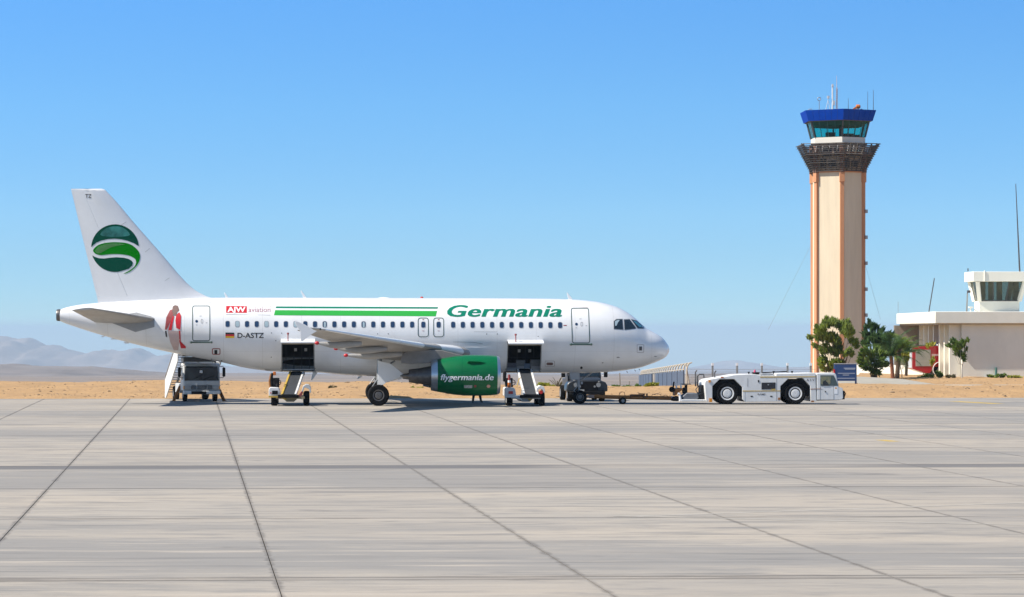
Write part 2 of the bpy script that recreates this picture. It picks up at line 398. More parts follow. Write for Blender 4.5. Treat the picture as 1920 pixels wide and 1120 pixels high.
def nodes_of(m): return m.node_tree.nodes, m.node_tree.links
def concrete_material():
    m = bpy.data.materials.new('slab_concrete'); m.use_nodes = True; n, l = nodes_of(m); b = n['Principled BSDF']
    def N(t, **k):
        q = n.new(t)
        for a, v in k.items(): setattr(q, a, v)
        return q
    def mth(op, a, bb=None, c=None):
        q = N('ShaderNodeMath', operation=op)
        for i, x in enumerate((a, bb, c)):
            if x is None: continue
            if isinstance(x, (int, float)): q.inputs[i].default_value = x
            else: l.new(x, q.inputs[i])
        return q.outputs[0]
    geo = N('ShaderNodeNewGeometry'); pos = geo.outputs['Position']
    def noise_tex(sx, sy, scale, det=8, rough=0.6, seed=0.0):
        mp = N('ShaderNodeMapping'); mp.inputs['Scale'].default_value = (sx, sy, 1); mp.inputs['Location'].default_value = (seed, seed * 1.7, 0); mp.inputs['Rotation'].default_value = (0, 0, R(-2.5))
        nz = N('ShaderNodeTexNoise'); nz.inputs['Scale'].default_value = scale; nz.inputs['Detail'].default_value = det; nz.inputs['Roughness'].default_value = rough
        l.new(pos, mp.inputs[0]); l.new(mp.outputs[0], nz.inputs['Vector']); return nz.outputs['Fac']
    def rng_(x, a, bb, c, d):
        q = N('ShaderNodeMapRange'); l.new(x, q.inputs[0])
        for i, v in enumerate((a, bb, c, d)): q.inputs[1 + i].default_value = v
        return q.outputs[0]
    def mixc(fac, a, bb):
        q = N('ShaderNodeMix', data_type='RGBA')
        l.new(fac, q.inputs[0])
        for i, x in ((6, a), (7, bb)):
            if isinstance(x, tuple): q.inputs[i].default_value = (*x, 1)
            else: l.new(x, q.inputs[i])
        return q.outputs[2]
    big = noise_tex(0.06, 0.12, 1.0, 8, 0.66, 3.0)          # broad worn / clean zones
    streak = noise_tex(0.10, 0.42, 1.0, 12, 0.80, 11.0)    # traffic streaks along the slabs
    fine = noise_tex(0.50, 1.5, 1.0, 4, 0.62, 5.0); dash = noise_tex(0.13, 1.15, 1.0, 4, 0.6, 21.0); spots = noise_tex(0.30, 0.55, 1.0, 5, 0.6, 33.0)
    grain = noise_tex(3, 3, 4.0, 4, 0.7, 2.0)
    zone = noise_tex(0.022, 0.085, 1.0, 6, 0.6, 47.0)      # wide grey weathered belts
    c = mixc(rng_(big, .40, .60, 0, 1), (0.375, 0.325, 0.262), (0.315, 0.283, 0.240))
    c = mixc(rng_(zone, .46, .58, 0, .95), c, (0.218, 0.207, 0.191))
    c = mixc(rng_(streak, .50, .62, 0, .8), c, (0.200, 0.190, 0.174))
    c = mixc(rng_(streak, .34, .46, .8, 0), c, (0.395, 0.345, 0.280))
    c = mixc(rng_(fine, .53, .66, 0, .7), c, (0.190, 0.180, 0.166))
    c = mixc(rng_(dash, .57, .66, 0, .85), c, (0.140, 0.135, 0.128))
    c = mixc(rng_(dash, .32, .42, .7, 0), c, (0.410, 0.358, 0.295))
    c = mixc(rng_(spots, .65, .73, 0, .75), c, (0.105, 0.100, 0.096))
    c = mixc(rng_(grain, .4, .7, 0, .16), c, (0.207, 0.195, 0.178))
    # each slab was poured separately
    oi = N('ShaderNodeObjectInfo')
    c = mixc(rng_(oi.outputs['Random'], 0, 1, 0, .26), c, (0.249, 0.219, 0.186))
    # dirt in and beside the joints (uv holds metres from the slab's edges)
    uv = N('ShaderNodeUVMap'); sp = N('ShaderNodeSeparateXYZ'); l.new(uv.outputs[0], sp.inputs[0])
    edge = mth('ADD', mth('MINIMUM', sp.outputs[0], mth('MULTIPLY', sp.outputs[1], 0.30)), mth('MULTIPLY', mth('SUBTRACT', fine, 0.5), 0.30))
    c = mixc(rng_(edge, 0.0, 0.075, .6, 0), c, (0.091, 0.081, 0.071))
    # one long rubber-dark track across the apron
    py = N('ShaderNodeSeparateXYZ'); l.new(pos, py.inputs[0])
    yy = mth('SUBTRACT', mth('SUBTRACT', py.outputs[1], mth('MULTIPLY', py.outputs[0], 0.0443)), 85.2)
    band = mth('ABSOLUTE', mth('ADD', yy, mth('MULTIPLY', mth('SUBTRACT', streak, 0.5), 1.4)))
    brk = mth('MAXIMUM', rng_(py.outputs[0], 5.5, 8.5, 1.0, .18), rng_(py.outputs[0], 14.5, 18, .18, .9))
    c = mixc(mth('MULTIPLY', rng_(band, 0.75, 1.35, 1.0, 0), brk), c, (0.124, 0.117, 0.112))
    l.new(c, b.inputs['Base Color']); b.inputs['Roughness'].default_value = 0.85
    bp = N('ShaderNodeBump'); bp.inputs['Distance'].default_value = 0.004; l.new(grain, bp.inputs['Height']); l.new(bp.outputs[0], b.inputs['Normal'])
    return m
slab_concrete = concrete_material()
sealant = mat('joint_sealant', (0.055, 0.053, 0.05), 0.9, var=0.4, scale=2)
base_concrete = mat('base_concrete', (0.36, 0.34, 0.305), 0.9, var=0.2, scale=0.4)
paint_pale = mat('paint_pale', (0.45, 0.42, 0.37), 0.8, var=0.3, scale=1.5)
paint_yellow = mat('paint_yellow', (0.58, 0.40, 0.08), 0.7, var=0.45, scale=4)

def ground_material():
    m = bpy.data.materials.new('desert_sand'); m.use_nodes = True; n, l = nodes_of(m); b = n['Principled BSDF']
    geo = n.new('ShaderNodeNewGeometry'); sp = n.new('ShaderNodeSeparateXYZ'); l.new(geo.outputs['Position'], sp.inputs[0])
    def nz(scale, det, stretch, ro=0.65):
        mp = n.new('ShaderNodeMapping'); mp.inputs['Scale'].default_value = stretch; l.new(geo.outputs['Position'], mp.inputs[0])
        q = n.new('ShaderNodeTexNoise'); q.inputs['Scale'].default_value = scale; q.inputs['Detail'].default_value = det; q.inputs['Roughness'].default_value = ro
        l.new(mp.outputs[0], q.inputs['Vector']); return q.outputs['Fac']
    def mix(f, a, bb):
        q = n.new('ShaderNodeMix'); q.data_type = 'RGBA'; l.new(f, q.inputs[0])
        for i, x in ((6, a), (7, bb)):
            if isinstance(x, tuple): q.inputs[i].default_value = (*x, 1)
            else: l.new(x, q.inputs[i])
        return q.outputs[2]
    def rg(x, a, bb, c, d):
        q = n.new('ShaderNodeMapRange'); l.new(x, q.inputs[0])
        for i, v in enumerate((a, bb, c, d)): q.inputs[1 + i].default_value = v
        return q.outputs[0]
    a = nz(0.35, 8, (1, .5, 1)); f = nz(1.6, 7, (1, .35, 1), .75)
    c = mix(rg(a, .35, .65, 0, 1), (0.422, 0.267, 0.132), (0.338, 0.217, 0.114))
    c = mix(rg(f, .54, .74, 0, .45), c, (0.186, 0.122, 0.069))
    c = mix(rg(f, .30, .44, .7, 0), c, (0.490, 0.328, 0.174))
    far = nz(0.012, 8, (1, .3, 1), .7)
    g = mix(rg(far, .4, .62, 0, 1), (0.24, 0.20, 0.17), (0.17, 0.15, 0.14))
    mm = n.new('ShaderNodeMath'); mm.operation = 'MULTIPLY'; l.new(rg(sp.outputs[1], 250, 320, 0, 1), mm.inputs[0]); l.new(rg(sp.outputs[0], 48, 60, 1, 0), mm.inputs[1])
    mm2 = n.new('ShaderNodeMath'); mm2.operation = 'MAXIMUM'; l.new(mm.outputs[0], mm2.inputs[0]); l.new(rg(sp.outputs[1], 560, 700, 0, 1), mm2.inputs[1])
    c = mix(mm2.outputs[0], c, g)
    l.new(c, b.inputs['Base Color']); b.inputs['Roughness'].default_value = 0.95; b.inputs['Specular IOR Level'].default_value = 0.1
    bp = n.new('ShaderNodeBump'); bp.inputs['Distance'].default_value = 0.12; l.new(f, bp.inputs['Height']); l.new(bp.outputs[0], b.inputs['Normal'])
    return m
desert_sand = ground_material()
rock_hill = mat('rock_hill', (0.21, 0.175, 0.155), 0.95, var=0.45, scale=0.012, stretch=(1, .4, 2.5), space='World', det=9)
rock_far = mat('rock_far', (0.26, 0.205, 0.17), 0.95, var=0.45, scale=0.003, stretch=(1, .5, 3), space='World', det=9)
stone_tan = mat('stone_tan', (0.34, 0.24, 0.145), 0.95, var=0.4, scale=2)

# ------------------------------------------------------------------ terrain
JY = R(2.535)                                       # the slab grid is turned a little
JO = Vector((-5.54, 155.8)); JU = Vector((math.cos(JY), math.sin(JY))); JV = Vector((-math.sin(JY), math.cos(JY)))
def apron_edge(x): return 171.2 + x * 0.0443
def ridge_edge(x):
    e = 222.5 - 18.5 * smoothstep(-2, 20, x)
    return e
def plateau(x, y): return smoothstep(1555, 1625, PX + F * x / max(y, 150))
def ground_z(x, y):
    e, a = ridge_edge(x) + 75 * plateau(x, y), apron_edge(x)
    if y < a - 0.5: return -0.30
    near = smoothstep(a - .5, a + 1.0, y)
    z = -0.30 + 0.29 * near
    if y < 700:
        q = noise.fractal(Vector((x * .30, y * .14, 1.3)), 0.9, 2.1, 5)
        z += near * (0.05 + 0.11 * q)
        bank = smoothstep(24, 33, x)
        gully = 0.10 * abs(noise.noise(Vector((x * .9 + y * .25, y * .06, 7))))
        z += bank * (0.30 * smoothstep(a + 1, a + 9, y) * (1 - smoothstep(a + 34, a + 60, y)) - gully * smoothstep(a, a + 2, y) * (1 - smoothstep(a + 7, a + 11, y)))
        z += (1 - bank) * 0.16 * smoothstep(a + 3, e - 4, y) * (0.5 + noise.noise(Vector((x * .12, 3.3, 0))))
    if y > e: z += -0.0148 * (y - e) - 2.6 * smoothstep(e, e + 22, y)
    return z
ys = [-400, -100, 0, 60, 120, 160] + [168 + 0.9 * k for k in range(110)]
while ys[-1] < 36000: ys.append(ys[-1] * 1.045 + 1)
us = [-3, -1.5, -.7, -.4, -.25] + list(np.linspace(-.16, .30, 230)) + [.4, .55, .9, 1.6, 3]
gv = [(u * max(abs(y), 170), y, ground_z(u * max(abs(y), 170), y)) for y in ys for u in us]
nu = len(us)
g = MB(); g.add(gv, [(j * nu + i, j * nu + i + 1, (j + 1) * nu + i + 1, (j + 1) * nu + i) for j in range(len(ys) - 1) for i in range(nu - 1)])
structure(g.build('ground', desert_sand, smooth=60))

def ridge(name, material, tops, Y0, depth, base, seed, rough, step=7, px0=-500, px1=2500, rows=16, det=7, amp=.30):
    """a range of hills: crest heights given along the horizon, real depth front to back, broken by noise"""
    xs, yy = zip(*tops); m = MB(); vs = []; n = 0
    cols = list(range(px0, px1 + 1, step))
    for k in range(rows):
        t = k / (rows - 1); prof = math.sin(math.pi * min(1, t / 1.1)) ** 0.8 if t < .55 else math.cos((t - .55) / .45 * math.pi / 2)
        for px in cols:
            Y = Y0 + depth * (t - .55)
            crest = W(px, interp(px, xs, yy), Y0).z; bz = base(Y) - 3
            X = (px - PX) / F * Y0
            nzv = min(1.6, noise.ridged_multi_fractal(Vector((X * rough, Y * rough * .6, seed)), 0.9, 2.1, det, 1.0, 2.0)) - .8
            crag = noise.fractal(Vector((X * rough * 3, seed, 0)), .8, 2.1, 5)
            h = max(0, crest - bz)
            z = bz + h * prof * (1 + amp * nzv * (1 - .72 * prof)) + h * .035 * crag * prof
            vs.append((X, Y, z))
    nc = len(cols)
    m.add(vs, [(j * nc + i, j * nc + i + 1, (j + 1) * nc + i + 1, (j + 1) * nc + i) for j in range(rows - 1) for i in range(nc - 1)])
    return structure(m.build(name, material, smooth=50))
far_base = lambda y: -0.0148 * (y - 222) - 2.6
ridge('hills', rock_hill, [(-500, 688), (-60, 686), (0, 684), (18, 684.5), (35, 688), (70, 689.5), (110, 690), (165, 690), (200, 694), (250, 699), (300, 702), (360, 704), (480, 703), (620, 706), (800, 704), (1000, 706), (1100, 707), (1500, 704), (2500, 700)], 4200, 1500, far_base, 3.1, 0.008)
ridge('mountains', rock_far, [(-500, 655), (-200, 640), (-60, 644), (0, 638), (14, 637), (30, 641), (50, 639.5), (66, 645), (84, 653), (92, 651), (106, 652), (118, 656), (134, 662), (150, 666), (161, 668), (172, 664), (187, 659.5), (202, 659.5), (214, 662), (236, 662.5), (250, 658), (262, 657), (276, 664), (290, 671), (308, 669), (325, 666), (360, 676), (430, 690), (520, 684), (600, 694), (700, 690), (800, 697), (950, 701), (1020, 703), (1100, 706), (1160, 709), (1220, 704), (1290, 696), (1330, 693), (1400, 694), (1460, 693), (1520, 691), (1600, 688), (1750, 684), (2500, 680)], 19000, 5000, far_base, 9.7, 0.0028, step=4, rows=44, amp=.45)
ridge('mountains', rock_far, [(-500, 690), (900, 700), (1250, 694), (1320, 690), (1350, 684), (1372, 678), (1388, 677), (1410, 681), (1450, 688), (1520, 692), (2500, 690)], 26500, 5000, far_base, 15.2, 0.0008, step=6, rows=22)

# loose stones on the sand
def stones(name, n, area, smin, smax, m):
    q = MB(); k = 0
    while k < n:
        px, t = random.uniform(-150, 2050), random.random()
        Y = 173.5 + t ** 1.4 * 75; X = (px - PX) / F * Y
        if Y < apron_edge(X) + .6 or Y > ridge_edge(X) + 75 * plateau(X, Y) - 1: continue
        r = random.uniform(smin, smax) * (1 + random.random() ** 9 * 1.6)
        q.ball((X, Y, ground_z(X, Y) + r * .15), r, 6, 0, (random.uniform(.8, 1.5), 1, random.uniform(.45, .8))); k += 1
    o = q.build(name, m, smooth=0); tag(o, 'small tan stones scattered over the sand behind the apron', 'stones', kind='stuff')
stones('stones', 1300, None, 0.022, 0.055, stone_tan)

# ------------------------------------------------------------------ apron
ap = MB(); ap.add([(-120, -200, -.045), (160, -200, -.045), (160, apron_edge(160), -.045), (-120, apron_edge(-120), -.045)], [(0, 1, 2, 3)])
ap.add([(-120, apron_edge(-120), -.045), (160, apron_edge(160), -.045), (160, apron_edge(160), -.4), (-120, apron_edge(-120), -.4)], [(0, 1, 2, 3)])
apron = structure(ap.build('apron', base_concrete, smooth=0)); apron['label'] = 'pale concrete aircraft apron of long jointed slabs'
rows_y = [33.5, 46.5, 46.95, 61.8, 73.7, 86.0, 98.3, 111.0, 123.5, 135.5, 148.0, 160.0]
cols_k = range(-9, 13); SW = 5.05
su = [k * SW for k in cols_k]
def JP(u, v): p = JO + JU * u + JV * v; return p.x, p.y
sv = [y - 155.8 for y in rows_y]
v_end = apron_edge(0) - 155.8 - .25
js = MB(); js.add([(*JP(su[0], sv[0]), -.040), (*JP(su[-1], sv[0]), -.040), (*JP(su[-1], v_end), -.040), (*JP(su[0], v_end), -.040)], [(0, 1, 2, 3)])
js.build('joint_sealant', sealant, apron, smooth=0)
sv.append(v_end)
for j in range(len(sv) - 1):
    for i in range(len(su) - 1):
        u0, u1, v0, v1 = su[i] + .010, su[i + 1] - .010, sv[j] + .014, sv[j + 1] - .014
        cx, cy = JP((u0 + u1) / 2, v1)
        if not (-.118 * cy - 6 < cx < .25 * cy + 7): continue
        pts = [JP(u, v) for u, v in ((u0, v0), (u1, v0), (u1, v1), (u0, v1))]
        inner_u, inner_v = .35, min(.6, (v1 - v0) * .3)
        dz = random.uniform(-.001, .001)
        # grid with metre distances from the edges in its uv
        uu = [u0, u0 + inner_u, (u0 + u1) / 2, u1 - inner_u, u1]; vv = [v0, v0 + inner_v, v1 - inner_v, v1]
        V = [(*JP(u, v), dz) for v in vv for u in uu]; D = [(min(u - u0, u1 - u), min(v - v0, v1 - v)) for v in vv for u in uu]
        Fc = [(b * 5 + a, b * 5 + a + 1, b * 5 + a + 6, b * 5 + a + 5) for b in range(3) for a in range(4)]
        o = len(V); V += [(*p, -.038) for p in pts]; D += [(0, 0)] * 4
        Fc += [(0, 4, 3, 2, 1)] if False else []
        Fc += [(o, o + 1, 4, 0), (o + 1, o + 2, 19, 4), (o + 2, o + 3, 15, 19), (o + 3, o, 0, 15)]
        me = bpy.data.meshes.new('slab'); me.from_pydata(V, [], Fc); me.materials.append(slab_concrete)
        ul = me.uv_layers.new(name='UVMap')
        for lp in me.loops: ul.data[lp.index].uv = D[lp.vertex_index]
        link('slab', me, apron)
def ground_strip(name, p, q, w, z, m, label):
    """a painted line on the apron between two photo points"""
    def G(px, py): Y = F * H / (py - PY); return Vector(((px - PX) / F * Y, Y))
    a, b = G(*p), G(*q); d = (b - a).normalized(); n_ = Vector((-d.y, d.x)) * w / 2
    s = MB(); s.add([(*(a - n_), z), (*(b - n_), z), (*(b + n_), z), (*(a + n_), z)], [(0, 1, 2, 3)])
    o = structure(s.build(name, m, smooth=0)); o['label'] = label
ground_strip('painted_line', (1180, 969), (1960, 942), .13, .004, paint_pale, 'faint pale painted line slanting across the concrete')
ground_strip('painted_line', (1150, 968), (1960, 986), .13, .0055, paint_pale, 'faint pale painted line crossing the lower part of the apron')
ground_strip('painted_line', (1650, 825.2), (1678, 828.2), .42, .004, paint_yellow, 'short worn yellow dash on the concrete')
ground_strip('painted_line', (1790, 753), (1872, 757.4), .8, .004, paint_yellow, 'worn yellow line near the edge of the apron')
# ------------------------------------------------------------------ the airliner (nose to the right; x = -distance from the nose, y < 0 faces the camera)
AX, AY = 19.23, 158.8
PXM = F / AY
plane = thing('airliner', 'white airliner with green engine and round green tail emblem parked on the apron', 'airliner', (AX, AY, 0))
def Sx(px): return (1254 - px) / PXM
def Zy(py): return H + (PY - py) / PXM
top_px = [(1255, 655.7), (1254, 650), (1251, 645), (1247, 639.5), (1241, 633), (1234, 628), (1226.5, 623.6), (1217, 618.5), (1209, 614), (1203, 608.5), (1196.4, 602.4), (1188, 594.5), (1180, 588.5), (1173, 584), (1155.7, 575.4), (1134, 569), (1113, 565), (1070, 561.4), (1027, 560.2), (900, 559.3), (700, 558.7), (430, 558), (380, 558.5), (300, 561), (240, 564.5), (186, 568), (150, 571.5), (125, 576.5), (113, 580.5)]
bot_px = [(1255, 655.7), (1254, 661), (1251, 666.4), (1247, 670.5), (1241, 674), (1224, 681.4), (1194, 691), (1143, 697.5), (1091, 700), (1000, 700), (800, 699.5), (560, 698.5), (526, 697.5), (473, 692), (413, 679), (344, 666), (280, 652), (241, 642.5), (189, 628), (140, 612.5), (115, 603.5), (113, 602.5)]
f_top = pchip([Sx(p[0]) for p in top_px], [Zy(p[1]) for p in top_px])
f_bot = pchip([Sx(p[0]) for p in bot_px], [Zy(p[1]) for p in bot_px])
f_hw = pchip([-.03, .06, .2, .45, .8, 1.4, 2.2, 3.2, 4.4, 5.8, 22.3, 24.3, 26.3, 28.3, 30.3, 32.0, 33.55], [.02, .26, .52, .80, 1.06, 1.34, 1.61, 1.82, 1.94, 1.975, 1.975, 1.91, 1.70, 1.38, .98, .62, .33])
def fus_y(s, z):
    zt, zb, hw = f_top(s), f_bot(s), f_hw(s); zc, hz = (zt + zb) / 2, max(.01, (zt - zb) / 2)
    return -hw * math.sqrt(max(0.0, 1 - ((z - zc) / hz) ** 2))
def hit_on(surf, Y0):
    def hit(px, py, off=0.006):
        Y = Y0
        for _ in range(5):
            p = W(px, py, Y); y = surf(AX - p.x, p.z); Y = AY + y
        p = W(px, py, Y); s = AX - p.x
        return Vector((-s, y - off, p.z))
    return hit
fhit = hit_on(fus_y, AY - 1.9)
CARGO = []
for x0, x1, y0, y1 in ((527.2, 590, 638.6, 696), (951.2, 1012.6, 640.7, 697.2)):
    a, b = fhit(x0, y0), fhit(x1, y1); CARGO.append((-b.x, -a.x, b.z, a.z))
stn = sorted(set([-.03, 0.0, .03, .07, .12, .18, .25, .33, .42] + [round(.5 + .12 * k, 3) for k in range(28)] + [4 + .5 * k for k in range(37)] + [22 + .33 * k for k in range(36)] + [33.55] + [v for c in CARGO for v in c[:2]]))
def ring_at(s):
    zt, zb, hw = f_top(s), f_bot(s), f_hw(s); zc, hz = (zt + zb) / 2, max(.008, (zt - zb) / 2)
    angs = sorted(set([2 * math.pi * k / 72 for k in range(72)] + EXTRA))
    return [Vector((-s, -hw * math.cos(a), zc + hz * math.sin(a))) for a in angs]
sm = (CARGO[0][0] + CARGO[1][1]) / 2; zc0, hz0 = (f_top(sm) + f_bot(sm)) / 2, (f_top(sm) - f_bot(sm)) / 2
EXTRA = []
for c in CARGO:
    for z in c[2:]: EXTRA.append(math.asin(max(-1, min(1, (z - zc0) / hz0))) % (2 * math.pi))
fm = MB(); rings = [ring_at(s) for s in stn]; fm.loft(rings, True)
keep_f = []
for f in fm.f:
    if len(f) == 4:
        c = sum((Vector(fm.v[i]) for i in f), Vector()) / 4
        if c.y < 0 and any(a < -c.x < b and z0 < c.z < z1 for a, b, z0, z1 in CARGO): continue
    keep_f.append(f)
fm.f = keep_f; fm.m = [0] * len(keep_f)
fuselage = fm.build('fuselage', skin, plane, smooth=60)
# cargo holds, seen through the open hatches
for a, b, z0, z1 in CARGO:
    q = MB(); zf = z0 + .03; zt_ = z1 - .03; yo = fus_y((a + b) / 2, z0) + .02
    prof = [(yo, zf), (.85, zf), (1.55, 2.5), (1.70, zt_), (fus_y((a + b) / 2, z1) + .03, zt_)]
    s0, s1 = a - .9, b + .9
    for i in range(4):
        (ya, za), (yb, zb) = prof[i], prof[i + 1]
        q.add([(-s0, ya, za), (-s1, ya, za), (-s1, yb, zb), (-s0, yb, zb)], [(0, 1, 2, 3)], 1 if i == 3 else 0)
    for s in (s0, s1): q.add([(-s, y, z) for y, z in prof], [(0, 1, 2, 3, 4)])
    ho = q.build('cargo_hold', [hold_dark, hold_beige], plane, smooth=0)
    for s in (a, b):                                                # frame of the hatch
        fr = MB()
        for k in range(10):
            za, zb = z0 + (z1 - z0) * k / 10, z0 + (z1 - z0) * (k + 1) / 10
            fr.bar((-s, fus_y(s, za) + .045, za), (-s, fus_y(s, zb) + .045, zb), .05, .10, up=(1, 0, 0))
        fr.build('hatch_frame', grey_metal, plane)
    lm = MB(); lm.bar((-a - .02, yo + .12, zf + .05), (-b + .02, yo + .12, zf + .05), .22, .06); lm.build('hatch_sill', grey_metal, plane)
    yh0 = fus_y((a + b) / 2, z1)
    nt = MB()                                                       # cargo net and lining panels
    for k in range(4):
        yk = .3; sx = a + (b - a) * (.15 + .24 * k); nt.bar((-sx, yk, zf), (-sx, yk, zt_ - .25), .03, .03)
    nt.bar((-a, .3, zf + .75), (-b, .3, zf + .75), .03, .03); nt.build('cargo_net', mat('net_dark', (.045, .047, .055), .7), ho)
    hm = MB(); hm.bar((-a, yh0 + .35, z1 - .10), (-b, yh0 + .35, z1 - .10), .05, .24); hm.build('hold_header', hold_beige, ho)
    for k in (.42, .73): pl = MB(); sx = a + (b - a) * (1 - k); pl.box((-sx, .2, z1 - .52), (.15, .03, .17)); pl.build('placard', mat('placard_grey', (.55, .55, .55), .6), ho)
    for k in (.4, .7): lp = MB(); sx = a + (b - a) * (1 - k); lp.cyl((-sx, -1.2, zt_ - .12), (-sx, -1.2, zt_), .10, n=10); lp.build('hold_lamp', black_plastic, ho)
    dm = MB(); yh = fus_y((a + b) / 2, z1 + .05)
    ra = []
    for k in range(7):
        t = k / 6; y = yh - .02 - 1.12 * t; z = z1 + .10 - .17 * t + .06 * math.sin(math.pi * t)
        ra.append((y, z))
    prof = ra + [(y, z - .075) for y, z in reversed(ra)]
    dm.prism(prof, -b - .01, -a + .03, 'x')
    dr = dm.build('cargo_door', skin, plane, bev=.012); dr['label'] = 'white cargo door swung up above its open hatch'
    sr = MB(); sx = a + (b - a) * .79; sr.cyl((-sx, yh - 1.0, z1 - .05), (-sx, yh - .9, z1 + .38), .028, n=8); sr.cyl((-sx, yh - .9, z1 + .33), (-sx, yh - .89, z1 + .42), .06, n=8)
    sr.build('door_rod', decal_dark_red, dr)
# belly fairing between the wings
bf = MB(); rr = []
f_bulge = pchip([9.0, 9.25, 9.8, 10.8, 12.5, 15.5, 17.2, 18.4, 19.1, 19.38], [-.03, .01, .10, .20, .25, .25, .20, .10, .01, -.03])
for s in [9.0, 9.12, 9.25, 9.5, 9.8, 10.3, 10.8, 11.5, 12.5, 13.5, 14.5, 15.5, 16.4, 17.2, 17.8, 18.4, 18.8, 19.1, 19.25, 19.38]:
    zt, zb, hw = f_top(s), f_bot(s), f_hw(s); zc, hz, d_ = (zt + zb) / 2, (zt - zb) / 2, f_bulge(s); ring = []
    for k in range(41):
        a = R(-18 - 144 * k / 40); w_ = smoothstep(0, .22, min(k, 40 - k) / 40) if d_ > 0 else 1
        sq_ = 1 + .09 * (abs(math.sin(2 * a)) ** 2) * max(0, d_) / .25
        ring.append(Vector((-s, hw * math.cos(a) * sq_ + d_ * w_ * math.cos(a), zc + hz * math.sin(a) * sq_ + d_ * w_ * .8 * math.sin(a))))
    rr.append(ring + [Vector((-s, -.9, 3.0)), Vector((-s, .9, 3.0))])
bf.loft(rr); bf.build('belly_fairing', skin, plane, smooth=60)

# ---- tail fin
fin_le = pchip([Zy(y) for y in (575, 559.5, 557, 553, 545, 533, 480, 420, 359, 355.5, 354)], [Sx(x) for x in (430, 402, 391, 381.5, 367, 352.5, 306, 253.2, 200, 196, 190)])
def fin_te(z): return interp(z, [Zy(566), Zy(354)], [Sx(184), Sx(133)])
def fin_half(s, z):
    te = fin_te(z); le = fin_le(z); cm = min(te - le, 6.6 - .42 * (z - 5.7)); le2 = te - cm
    u = min(1, max(0, (s - le2) / cm)); t = .105
    h = 5 * t * cm * (.2969 * math.sqrt(u) - .126 * u - .3516 * u * u + .2843 * u ** 3 - .1036 * u ** 4)
    if s < le2 + .9:
        h = max(h, .13 * min(1, math.sqrt(max(0, (s - le) / .5))))
    return max(.004, h)
zs_f = sorted([Zy(572), Zy(562), Zy(559.4), Zy(557.5), Zy(556.3), Zy(555.9), Zy(555), Zy(550), Zy(545), Zy(538)] + [Zy(530 - 17.1 * k) for k in range(10)] + [Zy(359), Zy(357.3), Zy(356.8), Zy(355), Zy(354.2)])
def fin_ring(z, f0, f1, n=14, shrink=0.0):
    le, te = fin_le(z), fin_te(z); us = [f0 + (f1 - f0) * (1 - math.cos(math.pi * k / n)) / 2 for k in range(n + 1)]
    tip = 1 - .5 * smoothstep(Zy(358), Zy(354), z)
    L = [Vector((-(le + (te - le) * u), -(fin_half(le + (te - le) * u, z) - shrink) * tip, z)) for u in us]
    return L + [Vector((v.x, -v.y, v.z)) for v in reversed(L)]
def rud(z): return (interp(z, [Zy(554), Zy(356)], [Sx(239), Sx(154.5)]) - fin_le(z)) / (fin_te(z) - fin_le(z))
zr = [Zy(556.1)] + [z for z in zs_f if Zy(556) < z < Zy(357)]
tf = MB(); tf.loft([fin_ring(z, 0, rud(z) if Zy(556) < z < Zy(357) else 1.0, 16) for z in zs_f])
fin = tf.build('tail_fin', fin_white, plane, smooth=50)
rm = MB(); rm.loft([fin_ring(z, rud(z) + .0025, 1.0, 8) for z in zr]); rm.build('rudder', fin_white, fin, smooth=50)
def fin_surf(s, z): return -fin_half(s, z)
finhit = hit_on(fin_surf, AY - .2)
def LG(pts): return [(160 + x / 8.615, 400 + y / 8.615) for x, y in pts]
def smooth_poly(p, n=4):
    out = []; N_ = len(p)
    for i in range(N_):
        a, b, c, d = (Vector(p[(i + k - 1) % N_]) for k in range(4))
        sharp = min((b - a).angle(c - b, 0), 9) > 1.1 or (c - b).angle(d - c, 0) > 1.1
        for k in range(n):
            t = k / n
            q = b.lerp(c, t) if sharp else 0.5 * ((2 * b) + (c - a) * t + (2 * a - 5 * b + 4 * c - d) * t * t + (3 * b - a - 3 * c + d) * t ** 3)
            out.append((q.x, q.y))
    return out
import itertools
arc = [(480 + 386 * math.cos(R(a)), 566 + 386 * math.sin(R(a))) for a in range(183, 356, 8)]
cap = [(95, 548)] + arc[0:] + [(860, 530), (780, 482), (680, 444), (580, 422), (470, 413), (360, 420), (260, 442), (180, 475), (130, 515)]
decal('emblem_cap', flat_bm([LG(cap)]), logo_teal, finhit, fin, .012, 6, 6)
decal('emblem_shine', flat_bm([smooth_poly(LG([(240, 345), (262, 308), (330, 250), (405, 221), (490, 212), (580, 224), (660, 268), (710, 320), (722, 350), (690, 368), (480, 385), (270, 367)]))]), logo_shine, finhit, fin, .016, 6, 6)
decal('emblem_middle', flat_bm([smooth_poly(LG([(125, 605), (150, 560), (210, 515), (300, 485), (420, 470), (540, 470), (650, 480), (740, 510), (810, 560), (862, 620), (885, 690), (875, 760), (842, 830), (790, 890), (720, 945), (645, 977), (615, 976), (690, 940), (760, 890), (800, 850), (820, 800), (812, 755), (780, 720), (720, 690), (640, 672), (540, 662), (420, 662), (330, 672), (250, 678), (190, 665), (150, 645)]))]), logo_green, finhit, fin, .012, 6, 6)
decal('emblem_glint', flat_bm([smooth_poly(LG([(152, 610), (200, 548), (300, 506), (420, 487), (560, 490), (650, 505), (520, 525), (400, 560), (310, 610), (230, 650), (180, 645)]))]), logo_glint, finhit, fin, .016, 6, 6)
bota = [(480 + 386 * math.cos(R(a)), 564 + 386 * math.sin(R(a))) for a in range(68, 160, 8)]
decal('emblem_base', flat_bm([LG([(112, 682), (150, 705), (220, 728), (300, 733), (400, 720), (500, 712), (620, 720), (700, 740), (750, 770), (768, 800), (758, 845), (700, 900)] + bota)]), logo_teal, finhit, fin, .012, 6, 6)
decal('fin_lettering', text_bm('TZ', 159.9, 171.4, 364.2, 371.4, bold=.012), decal_black, finhit, fin, .012)
